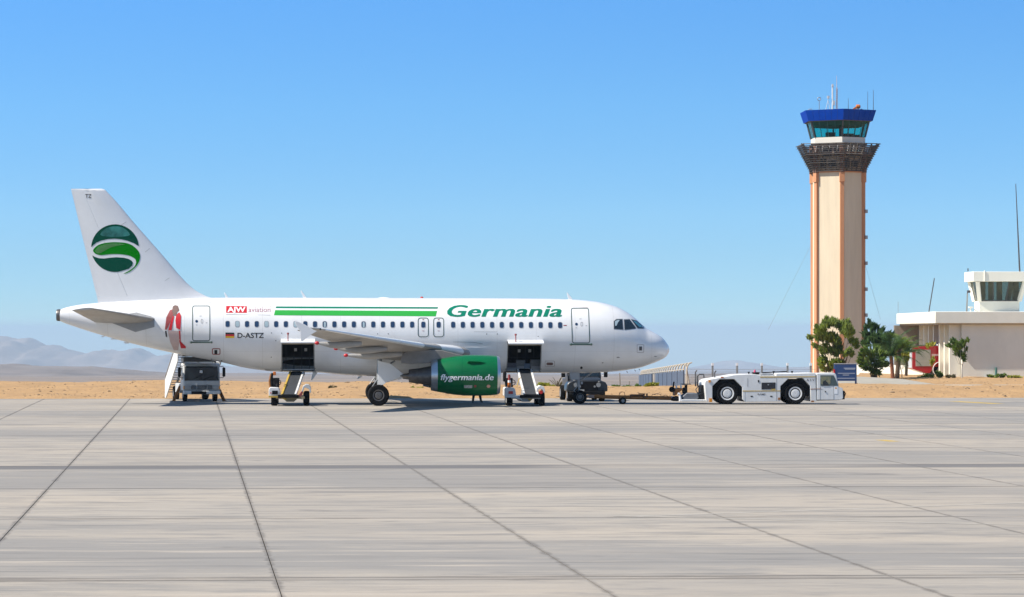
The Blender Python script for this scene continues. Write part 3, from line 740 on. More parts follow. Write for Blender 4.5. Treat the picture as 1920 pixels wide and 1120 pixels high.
def thin(name, pts, w, m, hit, parent, off=.007, sy=4, sx=0):
    """a thin drawn line (seam, outline) along photo points"""
    polys = []
    for (x0, y0), (x1, y1) in zip(pts, pts[1:]):
        d = Vector((x1 - x0, y1 - y0)).normalized(); n_ = Vector((-d.y, d.x)) * w / 2
        polys.append([(x0 - n_.x, y0 - n_.y), (x1 - n_.x, y1 - n_.y), (x1 + n_.x, y1 + n_.y), (x0 + n_.x, y0 + n_.y)])
    return decal(name, flat_bm(polys), m, hit, parent, off, sy, sx)
thin('panel_seam', [(237, 416), (225, 424)], .5, seam_grey, finhit, fin, .01)
thin('panel_seam', [(281, 466), (272, 473)], .5, seam_grey, finhit, fin, .01)
thin('panel_seam', [(318, 521), (309, 527)], .5, seam_grey, finhit, fin, .01)

# ---- lifting surfaces
def airfoil(u, t):
    return 5 * t * (.2969 * math.sqrt(u) - .126 * u - .3516 * u * u + .2843 * u ** 3 - .1036 * u ** 4)
def surface_ring(le, te, t, y, f0, f1, n=12, up=.62):
    (sl, zl), (st, zt) = le, te; c = st - sl; us = [f0 + (f1 - f0) * (1 - math.cos(math.pi * k / n)) / 2 for k in range(n + 1)]
    T = [Vector((-(sl + c * u), -y, zl + (zt - zl) * u + airfoil(u, t) * c * 2 * up)) for u in us]
    B = [Vector((-(sl + c * u), -y, zl + (zt - zl) * u - airfoil(u, t) * c * 2 * (1 - up))) for u in us]
    return T + list(reversed(B))
def wing_sec(y):
    le = (11.1 + .556 * (y - 2), 2.81 + .0895 * (y - 2)); te_s = interp(y, [1, 2, 6.4, 16.3, 17.05], [16.9, 16.9, 17.25, 20.2, 20.36])
    te = (te_s, 2.55 + .1 * (y - 2)); t = interp(y, [2, 6.4, 17], [.145, .118, .105])
    if y > 16: le = (le[0] + (y - 16) ** 2 * .12, le[1])
    return le, te, t
def make_wing(sgn):
    def fin_(m): return m if sgn > 0 else m.mirror_y()
    w = MB()
    ysl = [1.2, 2, 3, 4.2, 5.3, 6.4, 8, 10, 12, 14, 15.5, 16.2]
    w.loft([surface_ring(*wing_sec(y), y, 0.0, .735) for y in ysl])
    tipy = [16.24, 16.6, 16.9, 17.05]; w.loft([surface_ring(*wing_sec(y), y, 0.0, 1.0) for y in tipy])
    wg = fin_(w).build('wing', wing_grey, plane, smooth=45)
    for nm, a, b in (('flap', 2.0, 6.36), ('flap', 6.42, 12.9), ('aileron', 12.96, 16.2)):
        q = MB(); q.loft([surface_ring(*wing_sec(y), y, .742, 1.0, 6) for y in np.linspace(a, b, 6)]); fin_(q).build(nm, wing_grey, wg, smooth=45)
    for a, b in ((2.6, 4.9), (6.7, 9.0), (9.05, 11.4), (11.45, 13.8), (13.85, 16.1)):
        q = MB(); rg_ = []
        for y in np.linspace(a, b, 4):
            le, te, t = wing_sec(y); n = 7; c = te[0] - le[0]
            us = [.135 * (k / n) ** 1.6 for k in range(n, -1, -1)]; us2 = [.045 * (k / n) ** 1.6 for k in range(1, n + 1)]
            def up_(u, s_, g): return Vector((-(le[0] + c * u - .012), -y, le[1] + (te[1] - le[1]) * u + s_ * (airfoil(u, t) * c * 2 * (.62 if s_ > 0 else .38) + g)))
            outer = [up_(u, 1, .012) for u in us] + [up_(u, -1, .012) for u in us2]
            inner = [v + Vector((-.02, 0, 0)) for v in reversed(outer)]
            rg_.append(outer + inner)
        q.loft(rg_); fin_(q).build('slat', white_paint, wg, smooth=45)
    for (yy, s_tip, ztip, ln) in ((6.0, 17.87, 2.72, 3.0), (9.0, 18.42, 3.10, 2.7), (12.0, 19.40, 3.40, 2.3)):
        q = MB(); rg_ = []
        for k in range(11):
            t = k / 10; s = s_tip - ln * (1 - t); r = .135 * math.sin(math.pi * min(1, .12 + t * .88)) ** .7 + .025
            le, te, tt = wing_sec(yy); u = (s - le[0]) / (te[0] - le[0])
            zl = le[1] + (te[1] - le[1]) * u - .16 - (.14 if t < 1 else .1); zc = zl * (1 - smoothstep(.5, 1, t)) + ztip * smoothstep(.5, 1, t)
            rg_.append([Vector((-s, -yy + math.cos(2 * math.pi * a / 12) * r * .8, zc + math.sin(2 * math.pi * a / 12) * r * 1.15)) for a in range(12)])
        q.loft(rg_); ff = fin_(q).build('flap_track_fairing', wing_grey, wg, smooth=50)
        q = MB(); q.ball((-s_tip + .02, -yy, ztip), .085, 10, 0, (1.5, 1, 1.1)); fin_(q).build('red_tail_cap', decal_red, wg)
    # arrow-shaped wing-tip fence
    def fp(px, py): p = W(px, py, AY - 17.08); return (p.x - AX, p.z)
    q = MB(); pts = [fp(594.5, 621), (fp(588, 619)), fp(572, 609), fp(558, 602.8), fp(553, 603), fp(554, 608), fp(560, 617), fp(563, 622), fp(563, 630), fp(564.5, 639.5), fp(567.5, 640), fp(576, 633), fp(588, 625)]
    q.prism(pts, -17.11, -17.05, 'y'); fin_(q).build('wingtip_fence', fin_white, wg, bev=.012, smooth=30)
    q = MB(); q.cyl((-15.2 if False else -wing_sec(16.5)[0][0] + .02, -16.5, wing_sec(16.5)[0][1]), (-wing_sec(16.5)[0][0] - .2, -16.5, wing_sec(16.5)[0][1] + .01), .05, n=8); fin_(q).build('wing_light', glass_dark, wg)
    # underside access panels
    for y0, y1, a, b in ((8.2, 9.4, .35, .5), (4.6, 5.6, .30, .42)):
        q = MB(); vs = []
        for y in (y0, y1):
            le, te, t = wing_sec(y); c = te[0] - le[0]
            for u in (a, b): vs.append((-(le[0] + c * u), -y, le[1] + (te[1] - le[1]) * u - airfoil(u, t) * c * .76 - .006))
        q.add(vs, [(0, 1, 3, 2)])
        fin_(q).build('access_panel', mat('panel_grey', (.30, .29, .28), .5, var=.2), wg, smooth=0)
    # tailplane
    def hs(y): k = (y - .5) / 5.7; return (27.75 + 3.55 * k, 4.58 + .64 * k), (31.55 + .85 * k, 4.47 + .65 * k), .10
    q = MB(); q.loft([surface_ring(*hs(y), y, 0, .70, 10, .5) for y in (.3, 1.5, 3, 4.5, 5.8)]); q.loft([surface_ring(*hs(y), y, 0, 1, 10, .5) for y in (5.83, 6.05, 6.2)])
    ht = fin_(q).build('tailplane', wing_grey, plane, smooth=45)
    q = MB(); q.loft([surface_ring(*hs(y), y, .708, 1.0, 6, .5) for y in (.55, 3, 5.8)]); fin_(q).build('elevator', wing_grey, ht, smooth=45)
    # engine
    ex, ez, ey = -9.68, 1.655, -5.75
    q = MB(); prof = [(-.17, 1.035), (-.6, 1.068), (-1.2, 1.085), (-1.8, 1.075), (-2.4, 1.03), (-2.9, .945), (-3.32, .87), (-3.32, .84), (-2.6, .86)]
    q.lathe(prof, (ex, ey, ez), 'x', 48, 0, False); cowl = fin_(q).build('engine_cowl', green_cowl, plane, smooth=50)
    q = MB(); q.lathe([(-.17, 1.032), (-.06, 1.0), (-.01, .965), (0.0, .93), (-.03, .895), (-.12, .87), (-.3, .86), (-1.2, .88)], (ex, ey, ez), 'x', 48, 0, False); fin_(q).build('inlet_lip', bare_metal, cowl, smooth=60)
    q = MB(); q.lathe([(-1.0, .875), (-1.0, .02)], (ex, ey, ez), 'x', 36, 0, False)
    for k in range(24):
        a = 2 * math.pi * k / 24; c, s_ = math.cos(a), math.sin(a); c2, s2 = math.cos(a + .12), math.sin(a + .12)
        q.add([(ex - .9, ey + c * .22, ez + s_ * .22), (ex - .9, ey + c * .86, ez + s_ * .86), (ex - .98, ey + c2 * .86, ez + s2 * .86), (ex - .98, ey + c2 * .22, ez + s2 * .22)], [(0, 1, 2, 3)])
    fin_(q).build('fan', dark_metal, cowl, smooth=0)
    q = MB(); q.lathe([(-.45, .015), (-.6, .12), (-.9, .26), (-1.0, .27)], (ex, ey, ez), 'x', 20, 0, False); fin_(q).build('spinner', dark_metal, cowl)
    q = MB(); q.lathe([(-3.325, .872), (-3.66, .80), (-3.66, .77), (-3.3, .80)], (ex, ey, ez), 'x', 40, 0, False); fin_(q).build('reverser_ring', bare_metal, cowl)
    q = MB(); q.lathe([(-3.0, .60), (-3.66, .53), (-4.2, .43), (-4.83, .345), (-4.83, .32), (-4.3, .36)], (ex, ey, ez - .03), 'x', 32, 0, False); fin_(q).build('exhaust_nozzle', dark_metal, cowl)
    q = MB(); q.lathe([(-4.2, .20), (-4.83, .16), (-5.15, .10), (-5.3, .01)], (ex, ey, ez - .03), 'x', 20, 0, False); fin_(q).build('exhaust_plug', dark_metal, cowl)
    def ep(px, py): p = W(px, py, AY - 5.75); return (p.x - AX, p.z)
    q = MB(); q.prism([ep(*p) for p in ((872, 668), (850, 662.5), (828, 657), (800, 656), (760, 660), (752, 666), (752, 682), (770, 683), (808, 681), (835, 676))], -5.92, -5.58, 'y'); fin_(q).build('engine_pylon', mat('pylon_grey', (.22, .205, .19), .5, var=.25, scale=2), plane, bev=.03)
    # strake on the cowl
    q = MB(); q.prism([(-10.9, 2.2), (-11.4, 2.55), (-11.9, 2.62), (-11.95, 2.22)], -.01, .01, 'y')
    st = MB(); rot = Matrix.Rotation(R(52), 3, 'X')
    for vv in ((-10.75, 1.05), (-11.25, 1.38), (-11.75, 1.40), (-11.8, 1.04)): pass
    st.add([(ex - a, ey - math.cos(R(38)) * b, ez + math.sin(R(38)) * b) for a, b in ((.75, 1.07), (1.15, 1.20), (1.70, 1.24), (1.8, 1.06))] + [(ex - a, ey - math.cos(R(38)) * b + .02, ez + math.sin(R(38)) * b + .025) for a, b in ((.75, 1.07), (1.15, 1.20), (1.70, 1.24), (1.8, 1.06))], [(0, 1, 2, 3), (7, 6, 5, 4), (0, 4, 5, 1), (1, 5, 6, 2), (2, 6, 7, 3)])
    fin_(st).build('cowl_strake', green_cowl, cowl, smooth=0)
    # main landing gear
    gx = -16.09
    for k, dy in enumerate((-.46, .46)):
        wheel(plane, (gx, sgn * (-3.8 + dy), .565), .575, .40, 'y', .29, dark_metal, black_rubber, 'main_wheel', nuts=9)
    q = MB(); q.cyl((gx, -3.8, .565), (gx + .03, -3.72, 1.75), .085, n=14); q.cyl((gx + .03, -3.72, 1.35), (gx + .08, -3.6, 2.75), .135, n=14); q.cyl((gx, -4.3, .565), (gx, -3.3, .565), .075, n=12)
    q.tube([(gx - .06, -3.78, .75), (gx - .32, -3.76, 1.02), (gx - .06, -3.74, 1.4)], .035); q.tube([(gx + .05, -3.66, 1.9), (gx + .9, -3.2, 2.4)], .05)
    q.tube([(gx + .05, -3.66, 1.75), (gx + .02, -2.2, 2.4)], .06)
    fin_(q).build('main_gear_strut', grey_metal, plane)
    def gp(px, py): p = W(px, py, AY - 4.25); return (p.x - AX, p.z)
    q = MB(); q.prism([gp(*p) for p in ((708, 676), (732, 682), (757, 702), (757, 706), (727, 715.5), (718, 722), (709.5, 721.5))], -4.40, -4.355, 'y'); fin_(q).build('gear_leg_door', white_paint, plane, bev=.008)
    q = MB(); q.tube([W(726, 716.5, AY - 4.3) - Vector((AX, AY, 0)), W(751, 708, AY - 4.3) - Vector((AX, AY, 0))], .04); q.bar(W(745, 711, AY - 4.3) - Vector((AX, AY, 0)), W(753, 707.5, AY - 4.3) - Vector((AX, AY, 0)), .05, .16); fin_(q).build('gear_stay', white_paint, plane)
make_wing(1); make_wing(-1)

# ---- nose gear
nx = -4.92
for y in (-.24, .24): wheel(plane, (nx, y, .375), .38, .22, 'y', .20, dark_metal, black_rubber, 'nose_wheel', nuts=8)
q = MB(); q.cyl((nx, 0, .375), (nx - .05, 0, 1.1), .06, n=12); q.cyl((nx - .05, 0, .95), (nx - .12, 0, 1.95), .10, n=12); q.cyl((nx, -.34, .375), (nx, .34, .375), .05, n=10)
q.tube([(nx - .08, 0, .5), (nx - .3, 0, .72), (nx - .1, 0, 1.0)], .03); q.tube([(nx - .1, 0, 1.2), (nx + .9, 0, 1.85)], .045); q.box((nx + .12, 0, 1.15), (.10, .22, .14))
q.build('nose_gear_strut', grey_metal, plane)
for y in (-.42, .42):
    q = MB(); q.prism([(nx - .62, 1.78), (nx - .02, 1.78), (nx - .08, 1.36), (nx - .50, 1.32)], y - .015, y + .015, 'y'); q.build('nose_gear_door', mat('door_grey', (.36, .36, .36), .4), plane, bev=.006)

# ---- windows, doors, lettering, marks on the skin
s_ref = 12.0
def win_hit(u, v, off):                                             # u along, v up, in metres, about the window belt
    z = 4.36 + v; y = fus_y(s_ref, z); return Vector((u, y - off, z))
def small(name, bm, m, off, step=.04):
    slice_bm(bm, step, 0)
    for v in bm.verts: v.co = win_hit(v.co.x, v.co.y, off)
    for f in bm.faces:
        f.normal_update()
        if f.normal.y > 0: f.normal_flip()
    me = bpy.data.meshes.new(name); bm.to_mesh(me); bm.free(); me.materials.append(m); return me
w_frame = small('cabin_window', ring_bm(rrect(-.135, -.185, .135, .185, .10), rrect(-.112, -.162, .112, .162, .085)), mat('window_frame_grey', (.42, .43, .44), .4), .0035)
w_glass = small('pane', flat_bm([rrect(-.114, -.164, .114, .164, .085)]), pane_blue, .0018)
w_shade = small('window_shade', flat_bm([rrect(-.105, -.150, .105, .155, .08)]), pane_pale, .0027)
w_half = small('window_shade', flat_bm([rrect(-.05, -.150, .06, .13, .045)]), pane_pale, .0027)
aft = [426.8 + 18.21 * k for k in range(20)]; fwd = [849.7 + 18.235 * k for k in range(12)]
for i, px in enumerate(aft + fwd + [793.8, 822.5]):
    py = 607.8 + (px - 427) * .0035
    if px < 560:
        o = decal('cabin_window', ring_bm(rrect(px - 4.6, py - 6.3, px + 4.6, py + 6.3, 3.4), rrect(px - 3.8, py - 5.5, px + 3.8, py + 5.5, 2.8)), MATS['window_frame_grey'], fhit, plane, .0045)
        decal('pane', flat_bm([rrect(px - 3.9, py - 5.6, px + 3.9, py + 5.6, 2.8)]), pane_blue, fhit, o, .003)
        if i in (1, 4, 7): decal('window_shade', flat_bm([rrect(px - 3.5, py - 5.3, px + 3.5, py + 5.1, 2.6)]), pane_pale, fhit, o, .004)
        continue
    p = fhit(px, py); dy_ = min(fus_y(-p.x, p.z + v) - fus_y(s_ref, 4.36 + v) for v in (-.18, -.09, 0, .09, .18)); o = link('cabin_window', w_frame, plane, loc=(p.x, min(0, dy_) - .001, p.z - 4.36)); link('pane', w_glass, o)
    if i in (1, 4, 7): link('window_shade', w_shade, o)
    if i in (10, 14): link('window_shade', w_half, o)
def outline(name, x0, y0, x1, y1, r, w, m, lean=0.0):
    bm = ring_bm(rrect(x0, y0, x1, y1, r), rrect(x0 + w, y0 + w, x1 - w, y1 - w, max(.5, r - w)))
    for v in bm.verts: v.co.x += lean * (v.co.y - y0)
    return decal(name, bm, m, fhit, plane, .007, 3, 8)
def spot(name, px, py, rx, ry, m, parent=plane, off=.008): return decal(name, flat_bm([[(px + rx * math.cos(k * math.pi / 8), py + ry * math.sin(k * math.pi / 8)) for k in range(16)]]), m, fhit, parent, off)
for nm, x0, y0, x1, y1, ln, cx, cy in (('passenger_door', 360.4, 573.2, 394.2, 640, 0.0, 368.6, 602.6), ('passenger_door', 1070.2, 577.4, 1104.2, 644, .035, 1080.8, 608)):
    d = outline(nm, x0, y0, x1, y1, 4.5, 1.5, outline_green, ln)
    sh = ln * 33
    spot('door_window', cx, cy, 2.6, 2.6, pane_blue, d); decal('door_handle', ring_bm(rrect(cx + 8, cy - 4, cx + 12, cy + 4, 1.9), rrect(cx + 8.6, cy - 3.4, cx + 11.4, cy + 3.4, 1.4)), seam_grey, fhit, d, .008)
    decal('door_marks', flat_bm([[(cx - 1.5, cy + 6.4), (cx + 1.5, cy + 6.4), (cx + 1.5, cy + 7.2), (cx - 1.5, cy + 7.2)], [(cx + 17, cy + 2.5), (cx + 20, cy + 2.5), (cx + 20, cy + 3.3), (cx + 17, cy + 3.3)], [(cx + 5.5, cy - 10), (cx + 9.5, cy - 10.4), (cx + 9.5, cy - 9.6), (cx + 5.5, cy - 9.3)]]), seam_grey, fhit, d, .008)
    q = MB(); a, b = fhit(x0 - 2 + sh * 2, y1 + 2), fhit(x1 + 2 + sh * 2, y1 + 2)
    q.cyl(a + Vector((0, .0, 0)), b, .045, n=8); q.ball(a, .075, 8); q.ball(b, .07, 8); q.build('door_sill_bar', outline_green, d)
for x0, x1 in ((783.3, 803.9), (812.4, 832.6)):
    d = outline('emergency_exit', x0, 595.8, x1, 632.6, 5.5, 1.4, outline_green)
    mx = (x0 + x1) / 2; decal('exit_marks', flat_bm([[(mx - 1.5, 598.8), (mx + 1.5, 598.8), (mx + 1.5, 600.4), (mx - 1.5, 600.4)], [(mx - 2, 620.3), (mx + 2, 620.3), (mx + 2, 621.1), (mx - 2, 621.1)]]), decal_dark_red, fhit, d, .008)
for pts in ([(1151.4, 603), (1155.8, 599.2), (1166.6, 599.0), (1167.8, 617.4), (1151.6, 616.6)], [(1170.6, 600), (1180.5, 599.4), (1191.6, 614), (1190.6, 616), (1171.8, 618.2)], [(1184, 599.4), (1194, 602), (1209, 614), (1208, 616), (1195.6, 615.4)]):
    c = sum((Vector(p) for p in pts), Vector((0, 0))) / len(pts)
    big = [tuple(c + (Vector(p) - c) * 1.13) for p in pts]
    fr = decal('cockpit_window', flat_bm([big]), mat('cockpit_frame', (.20, .21, .22), .45), fhit, plane, .007, 2, 2)
    decal('pane', flat_bm([pts]), glass_dark, fhit, fr, .013, 2, 2)
# blinds and sun-lit cockpit interior seen in the panes
decal('cockpit_blind', flat_bm([[(1153, 602.5), (1158, 600.2), (1162, 600.2), (1158, 606), (1156, 611), (1153, 611)]]), pane_pale, fhit, plane, .016, 2, 2)
decal('cockpit_blind', flat_bm([[(1187, 601.5), (1193, 603.2), (1204, 612.5), (1199, 613.4), (1194, 609)]]), mat('screen_teal', (.06, .24, .30), .2), fhit, plane, .016, 2, 2)
# stripes and lettering
decal('livery_stripe', flat_bm([[(518, 574.8), (821.5, 576.0), (820.2, 579.2), (516.6, 578)]]), green_text, fhit, plane, .006)
decal('livery_stripe', flat_bm([[(516, 581.7), (819.6, 583.3), (817, 593.4), (513.6, 591.3)]]), green_bright, fhit, plane, .006)
lt = decal('airline_lettering', text_bm('Germania', 838.3, 1051.6, 572.0, 593.8, shear=.22, bold=.010, space=1.04), green_text, fhit, plane, .007)
for k in (1, 2): decal('lettering_stroke', text_bm('Germania', 838.3 + 1.15 * k, 1051.6 + 1.15 * k, 572.0, 593.8, shear=.22, bold=.010, space=1.04), green_text, fhit, lt, .007 + .0012 * k)
decal('sponsor_panel', flat_bm([[(424, 573.9), (462.8, 574.3), (462.8, 586.8), (424, 586.6)]]), decal_red, fhit, plane, .006)
decal('sponsor_lettering', text_bm('AJW', 426.4, 460.4, 575.6, 584.8, bold=.03), decal_white, fhit, plane, .010)
decal('sponsor_lettering', text_bm('aviation', 466, 507, 576.6, 585.2, bold=.0), mat('decal_faded', (.34, .13, .16), .5), fhit, plane, .007)
thin('sponsor_rule', [(466, 574.4), (507.5, 574.2), (507.5, 580)], .6, decal_pink, fhit, plane)
thin('sponsor_rule', [(424, 589.6), (507, 591.2)], .6, seam_grey, fhit, plane)
for k, m in enumerate((decal_black, decal_red, decal_gold)):
    decal('flag_band', flat_bm([[(422.7, 623.8 + 3.4 * k), (439.2, 624.0 + 3.4 * k), (439.2, 627.4 + 3.4 * k), (422.7, 627.2 + 3.4 * k)]]), m, fhit, plane, .006)
decal('registration_lettering', text_bm('D-ASTZ', 445.2, 494.8, 624.2, 633.9, bold=.018), decal_black, fhit, plane, .007)
# red and pale cover hanging at the rear fuselage
def C2(p): return [(280 + x / 4.667, 540 + y / 4.667) for x, y in p]
for pts, m in (([(205, 162), (225, 151), (250, 156), (262, 195), (242, 215), (238, 245), (205, 240), (198, 205)], decal_brown), ([(180, 195), (205, 188), (208, 240), (188, 290), (152, 368), (136, 366), (148, 260)], decal_dark_red),
               ([(206, 248), (218, 245), (205, 310), (195, 372), (165, 372), (188, 290)], decal_red), ([(236, 236), (262, 213), (278, 245), (272, 368), (236, 352), (228, 285)], decal_red),
               ([(160, 378), (256, 378), (266, 450), (252, 545), (215, 545), (185, 480)], decal_pink), ([(258, 376), (272, 373), (275, 470), (320, 515), (318, 530), (276, 530), (263, 470)], decal_red), ([(137, 376), (150, 376), (157, 435), (143, 425)], decal_black)):
    decal('hanging_cover', flat_bm([C2(pts)]), m, fhit, plane, .02, 3, 4)
# ports, vents, placards
decal('tailplane_shade', flat_bm([[(232, 590), (256, 586), (283, 593.5), (289.5, 597), (289.5, 613.5), (254, 623), (210, 606)]]), mat('tailplane_shade_grey', (.27, .28, .29), .5, var=.12), fhit, plane, .008, 3, 4)  # grey patch that paints the tailplane's shade onto the fuselage
d = outline('service_port', 397.4, 653.4, 413.3, 665.4, 2.5, 1.6, decal_dark_red); decal('port_opening', flat_bm([[(402, 656.5), (407.5, 656.5), (407.5, 664.5), (402, 664)]]), decal_black, fhit, d, .008)
d = outline('service_port', 1021.8, 677, 1040, 687.4, 1.5, .5, decal_brown); decal('port_opening', flat_bm([rrect(1024.5, 680, 1037, 685, 2.3)]), decal_brown, fhit, d, .008)
d = outline('static_plate', 1194.3, 646.3, 1207.3, 661.5, 1.5, .5, decal_brown); decal('plate_grid', flat_bm([[(1198.4, 650), (1203.8, 650), (1203.8, 657.5), (1198.4, 657.5)]]), mat('grid_grey', (.10, .10, .11), .5, var=.6, scale=30), fhit, d, .008)
spot('drain_hole', 1090, 690, 2.4, 2.4, decal_black); spot('drain_hole', 1130, 680.6, 1.8, .9, seam_grey); spot('pitot_port', 1159, 670.5, 3, 1.0, seam_grey); spot('pitot_port', 1229, 668.6, 3, .7, seam_grey)
for px, py in ((912.5, 626.6), (932.4, 626.6), (509, 624.6), (528, 625), (708, 626.3), (728, 626.3), (1009, 631), (508.5, 670), (517, 639)): spot('skin_port', px, py, .9, .9, decal_black)
thin('panel_seam', [(888, 622), (932, 622.4)], .35, seam_grey, fhit, plane)
thin('panel_seam', [(396, 674), (415, 677)], .5, seam_grey, fhit, plane); spot('skin_port', 396.5, 674, 1.3, 1.3, decal_black); spot('skin_port', 415.5, 677, 1.3, 1.3, decal_black)
thin('door_gutter', [(354, 573), (400, 566.4)], .5, seam_grey, fhit, plane); thin('door_gutter', [(1060, 573.4), (1104, 577)], .5, decal_pink, fhit, plane)
decal('exit_marks', flat_bm([[(1056.5, 609.6), (1062.5, 609.6), (1062.5, 611.2), (1056.5, 611.2)]]), decal_dark_red, fhit, plane, .007)
# fairing seam of the wing root
fair = [(850, 641.5), (885, 642), (905, 645), (922, 650.5), (935, 658), (943, 667), (947, 676), (947.5, 690)]
thin('root_seam', fair[:3], .6, seam_grey, fhit, plane)
# lettering on the near engine
def cowl_surf(s, z):
    t = s - 9.68; r = interp(t, [.17, .6, 1.2, 1.8, 2.4, 2.9, 3.32], [1.035, 1.068, 1.085, 1.075, 1.03, .945, .87]); q = r * r - (z - 1.655) ** 2
    return -5.75 - math.sqrt(max(0, q))
ehit = hit_on(cowl_surf, AY - 6.7)
lt = decal('engine_lettering', text_bm('flygermania.de', 826.2, 925.0, 702.0, 713.0, shear=.2, bold=.004), decal_white, ehit, plane, .012, 2, 3)
decal('lettering_stroke', text_bm('flygermania.de', 826.9, 925.7, 702.0, 713.0, shear=.2, bold=.004), decal_white, ehit, lt, .0135, 2, 3)
decal('engine_placard', flat_bm([[(870, 722.6), (885.5, 722.6), (885.5, 728), (870, 728)]]), mat('placard_pale', (.5, .52, .5), .5, var=.6, scale=14, stretch=(1, 1, 1)), ehit, plane, .010)
decal('engine_placard', flat_bm([[(889, 722.4), (893, 722.4), (893, 726.6), (889, 726.6)]]), decal_dark_red, ehit, plane, .010)
decal('engine_placard', flat_bm([[(916 + 3.5 * math.cos(k * .524), 724.5 + 3 * math.sin(k * .524)) for k in range(12)]]), mat('placard_rose', (.5, .28, .22), .5), ehit, plane, .010)
thin('cowl_seam', [(867, 668), (866, 705), (866.5, 743)], .4, logo_teal, ehit, plane, .008)
# blades on the spine and drain masts under the belly
def blade(px0, px1, ptop, py0, py1, th=.03):
    a, b, c, d = ((W(x, y, AY) - Vector((AX, AY, 0))) for x, y in ((px0, py1 + .8), (px1, py1 + .8), (ptop[1], py0), (ptop[0], py0)))
    q = MB(); q.prism([(v.x, v.z) for v in (a, b, c, d)], -th, th, 'y'); q.build('blade_antenna', white_paint, plane, bev=.01)
blade(423, 428.5, (420.3, 422), 549, 557.6); blade(569, 575.5, (563.4, 565.5), 545.4, 558.4); blade(1066, 1074.5, (1062.6, 1064), 549, 561.5)
blade(586.5, 596, (583.2, 585.5), 712.8, 697.4); blade(672, 680, (669.5, 671.5), 711, 705)
blade(192, 200, (189.5, 191), 632.8, 629.2); blade(208, 222, (207, 223), 637, 634); blade(232, 243, (234, 242), 644.5, 640.5)
q = MB(); q.ball((-Sx(791), 0, Zy(558.6)), .07, 10, 0, (1.3, 1, 1)); q.build('beacon_light', red_lens, plane)
q = MB(); q.ball((-Sx(720), 0, Zy(559.4)), .2, 10, 0, (1.9, .8, .3)); q.build('antenna_dome', white_paint, plane)
q = MB(); a = Zy(591.2); q.lathe([(-Sx(114.2), .33), (-Sx(108), .325), (-Sx(106.2), .30), (-Sx(106.2), .24), (-Sx(112), .22)], (0, 0, a), 'x', 24, 0, False); q.lathe([(-Sx(110), .24), (-Sx(110), .02)], (0, 0, a), 'x', 24, 0, False); q.build('tail_exhaust', dark_metal, plane)
q = MB()
for px, py in ((1175, 696), (1190, 693.5), (1198, 691.6)): p = W(px, py, AY) - Vector((AX, AY, 0)); q.tube([p, p + Vector((.05, 0, -.09))], .018)
q.build('sensor_probe', decal_brown, plane)

# bags in the forward hold
a, b, z0, z1 = CARGO[1] if CARGO[1][0] < CARGO[0][0] else CARGO[0]
bags = [(.10, .62, .46, (.10, .11, .14), 'blue-grey soft suitcase at the left end of the forward hold pile'), (.36, .50, .62, (.16, .17, .18), 'tall grey suitcase left of the middle in the forward hold'), (.55, .36, .42, (.12, .17, .24), 'small blue suitcase in the middle of the forward hold'), (.78, .56, .64, (.17, .175, .18), 'wide grey suitcase with pale lower band at the right of the forward hold')]
for k, (fr_, w_, h_, col, lab) in enumerate(bags):
    sx = b - (b - a) * (fr_ + .08)
    t = thing('suitcase', lab, 'suitcase', (AX - sx, AY - .25 - .04 * k, z0 + .03), R(4 * k - 6), 'bags in the forward hold')
    m = mat('suitcase_cloth', col, .8) if False else mat('suitcase_cloth_%s' % ('slate', 'grey', 'blue', 'ash')[k], col, .75, var=.3, scale=8)
    q = MB(); q.bb(-w_ / 2, w_ / 2, -.14, .14, .02, h_); q.build('case_body', m, t, bev=.04)
    q = MB(); q.tube([(-.1, 0, h_ - .02), (-.1, 0, h_ + .05), (.1, 0, h_ + .05), (.1, 0, h_ - .02)], .014); q.build('handle', black_plastic, t)
    q = MB(); q.bb(-w_ / 2 + .04, w_ / 2 - .04, -.155, -.141, .06, h_ * .42); q.build('pocket', mat('pocket_grey', (.24, .25, .26), .7), t, bev=.006)
# ------------------------------------------------------------------ passenger stair truck behind the tail
ST_Y = 163.4
t = thing('stair_truck', 'grey cab-over truck with white boarding stairs on its back standing under the aircraft tail', 'stair truck', W(378, PY, ST_Y) - Vector((0, 0, H)), R(9))
def lamp(name, parent, c, d, m, ax='y'):
    q = MB(); q.box(c, d); return q.build(name, m, parent, bev=min(d) * .25)
q = MB(); q.prism([(-.0, .62), (-.03, 1.20), (.20, 2.0), (.32, 2.14), (1.45, 2.16), (1.50, .62)], -1.05, 1.05, 'x'); cab = q.build('cab', vehicle_grey, t, bev=.05)
q = MB(); q.add([(-.98, -.055, 1.20), (.98, -.055, 1.20), (.92, .150, 2.0), (-.92, .150, 2.0)], [(0, 1, 2, 3)]); q.add([(-.98, -.03, 1.20), (.98, -.03, 1.20), (.92, .172, 2.0), (-.92, .172, 2.0)], [(3, 2, 1, 0)])
ws = q.build('windshield', glass_dark, cab, smooth=0)
q = MB(); q.prism([(.22, 2.06), (.34, 2.165), (1.44, 2.185), (1.50, 2.06)], -1.07, 1.07, 'x'); q.build('cab_roof', vehicle_white, cab, bev=.03)
q = MB(); q.bar((-.55, -.075, 1.27), (.05, -.02, 1.50), .015, .02); q.bar((.1, -.075, 1.27), (.7, -.02, 1.48), .015, .02); q.build('wiper', black_plastic, cab)
q = MB(); q.box((-.03, .012, 1.70), (.16, .012, .15), Matrix.Rotation(R(-15), 3, 'X')); q.build('windshield_sticker', decal_white, cab)
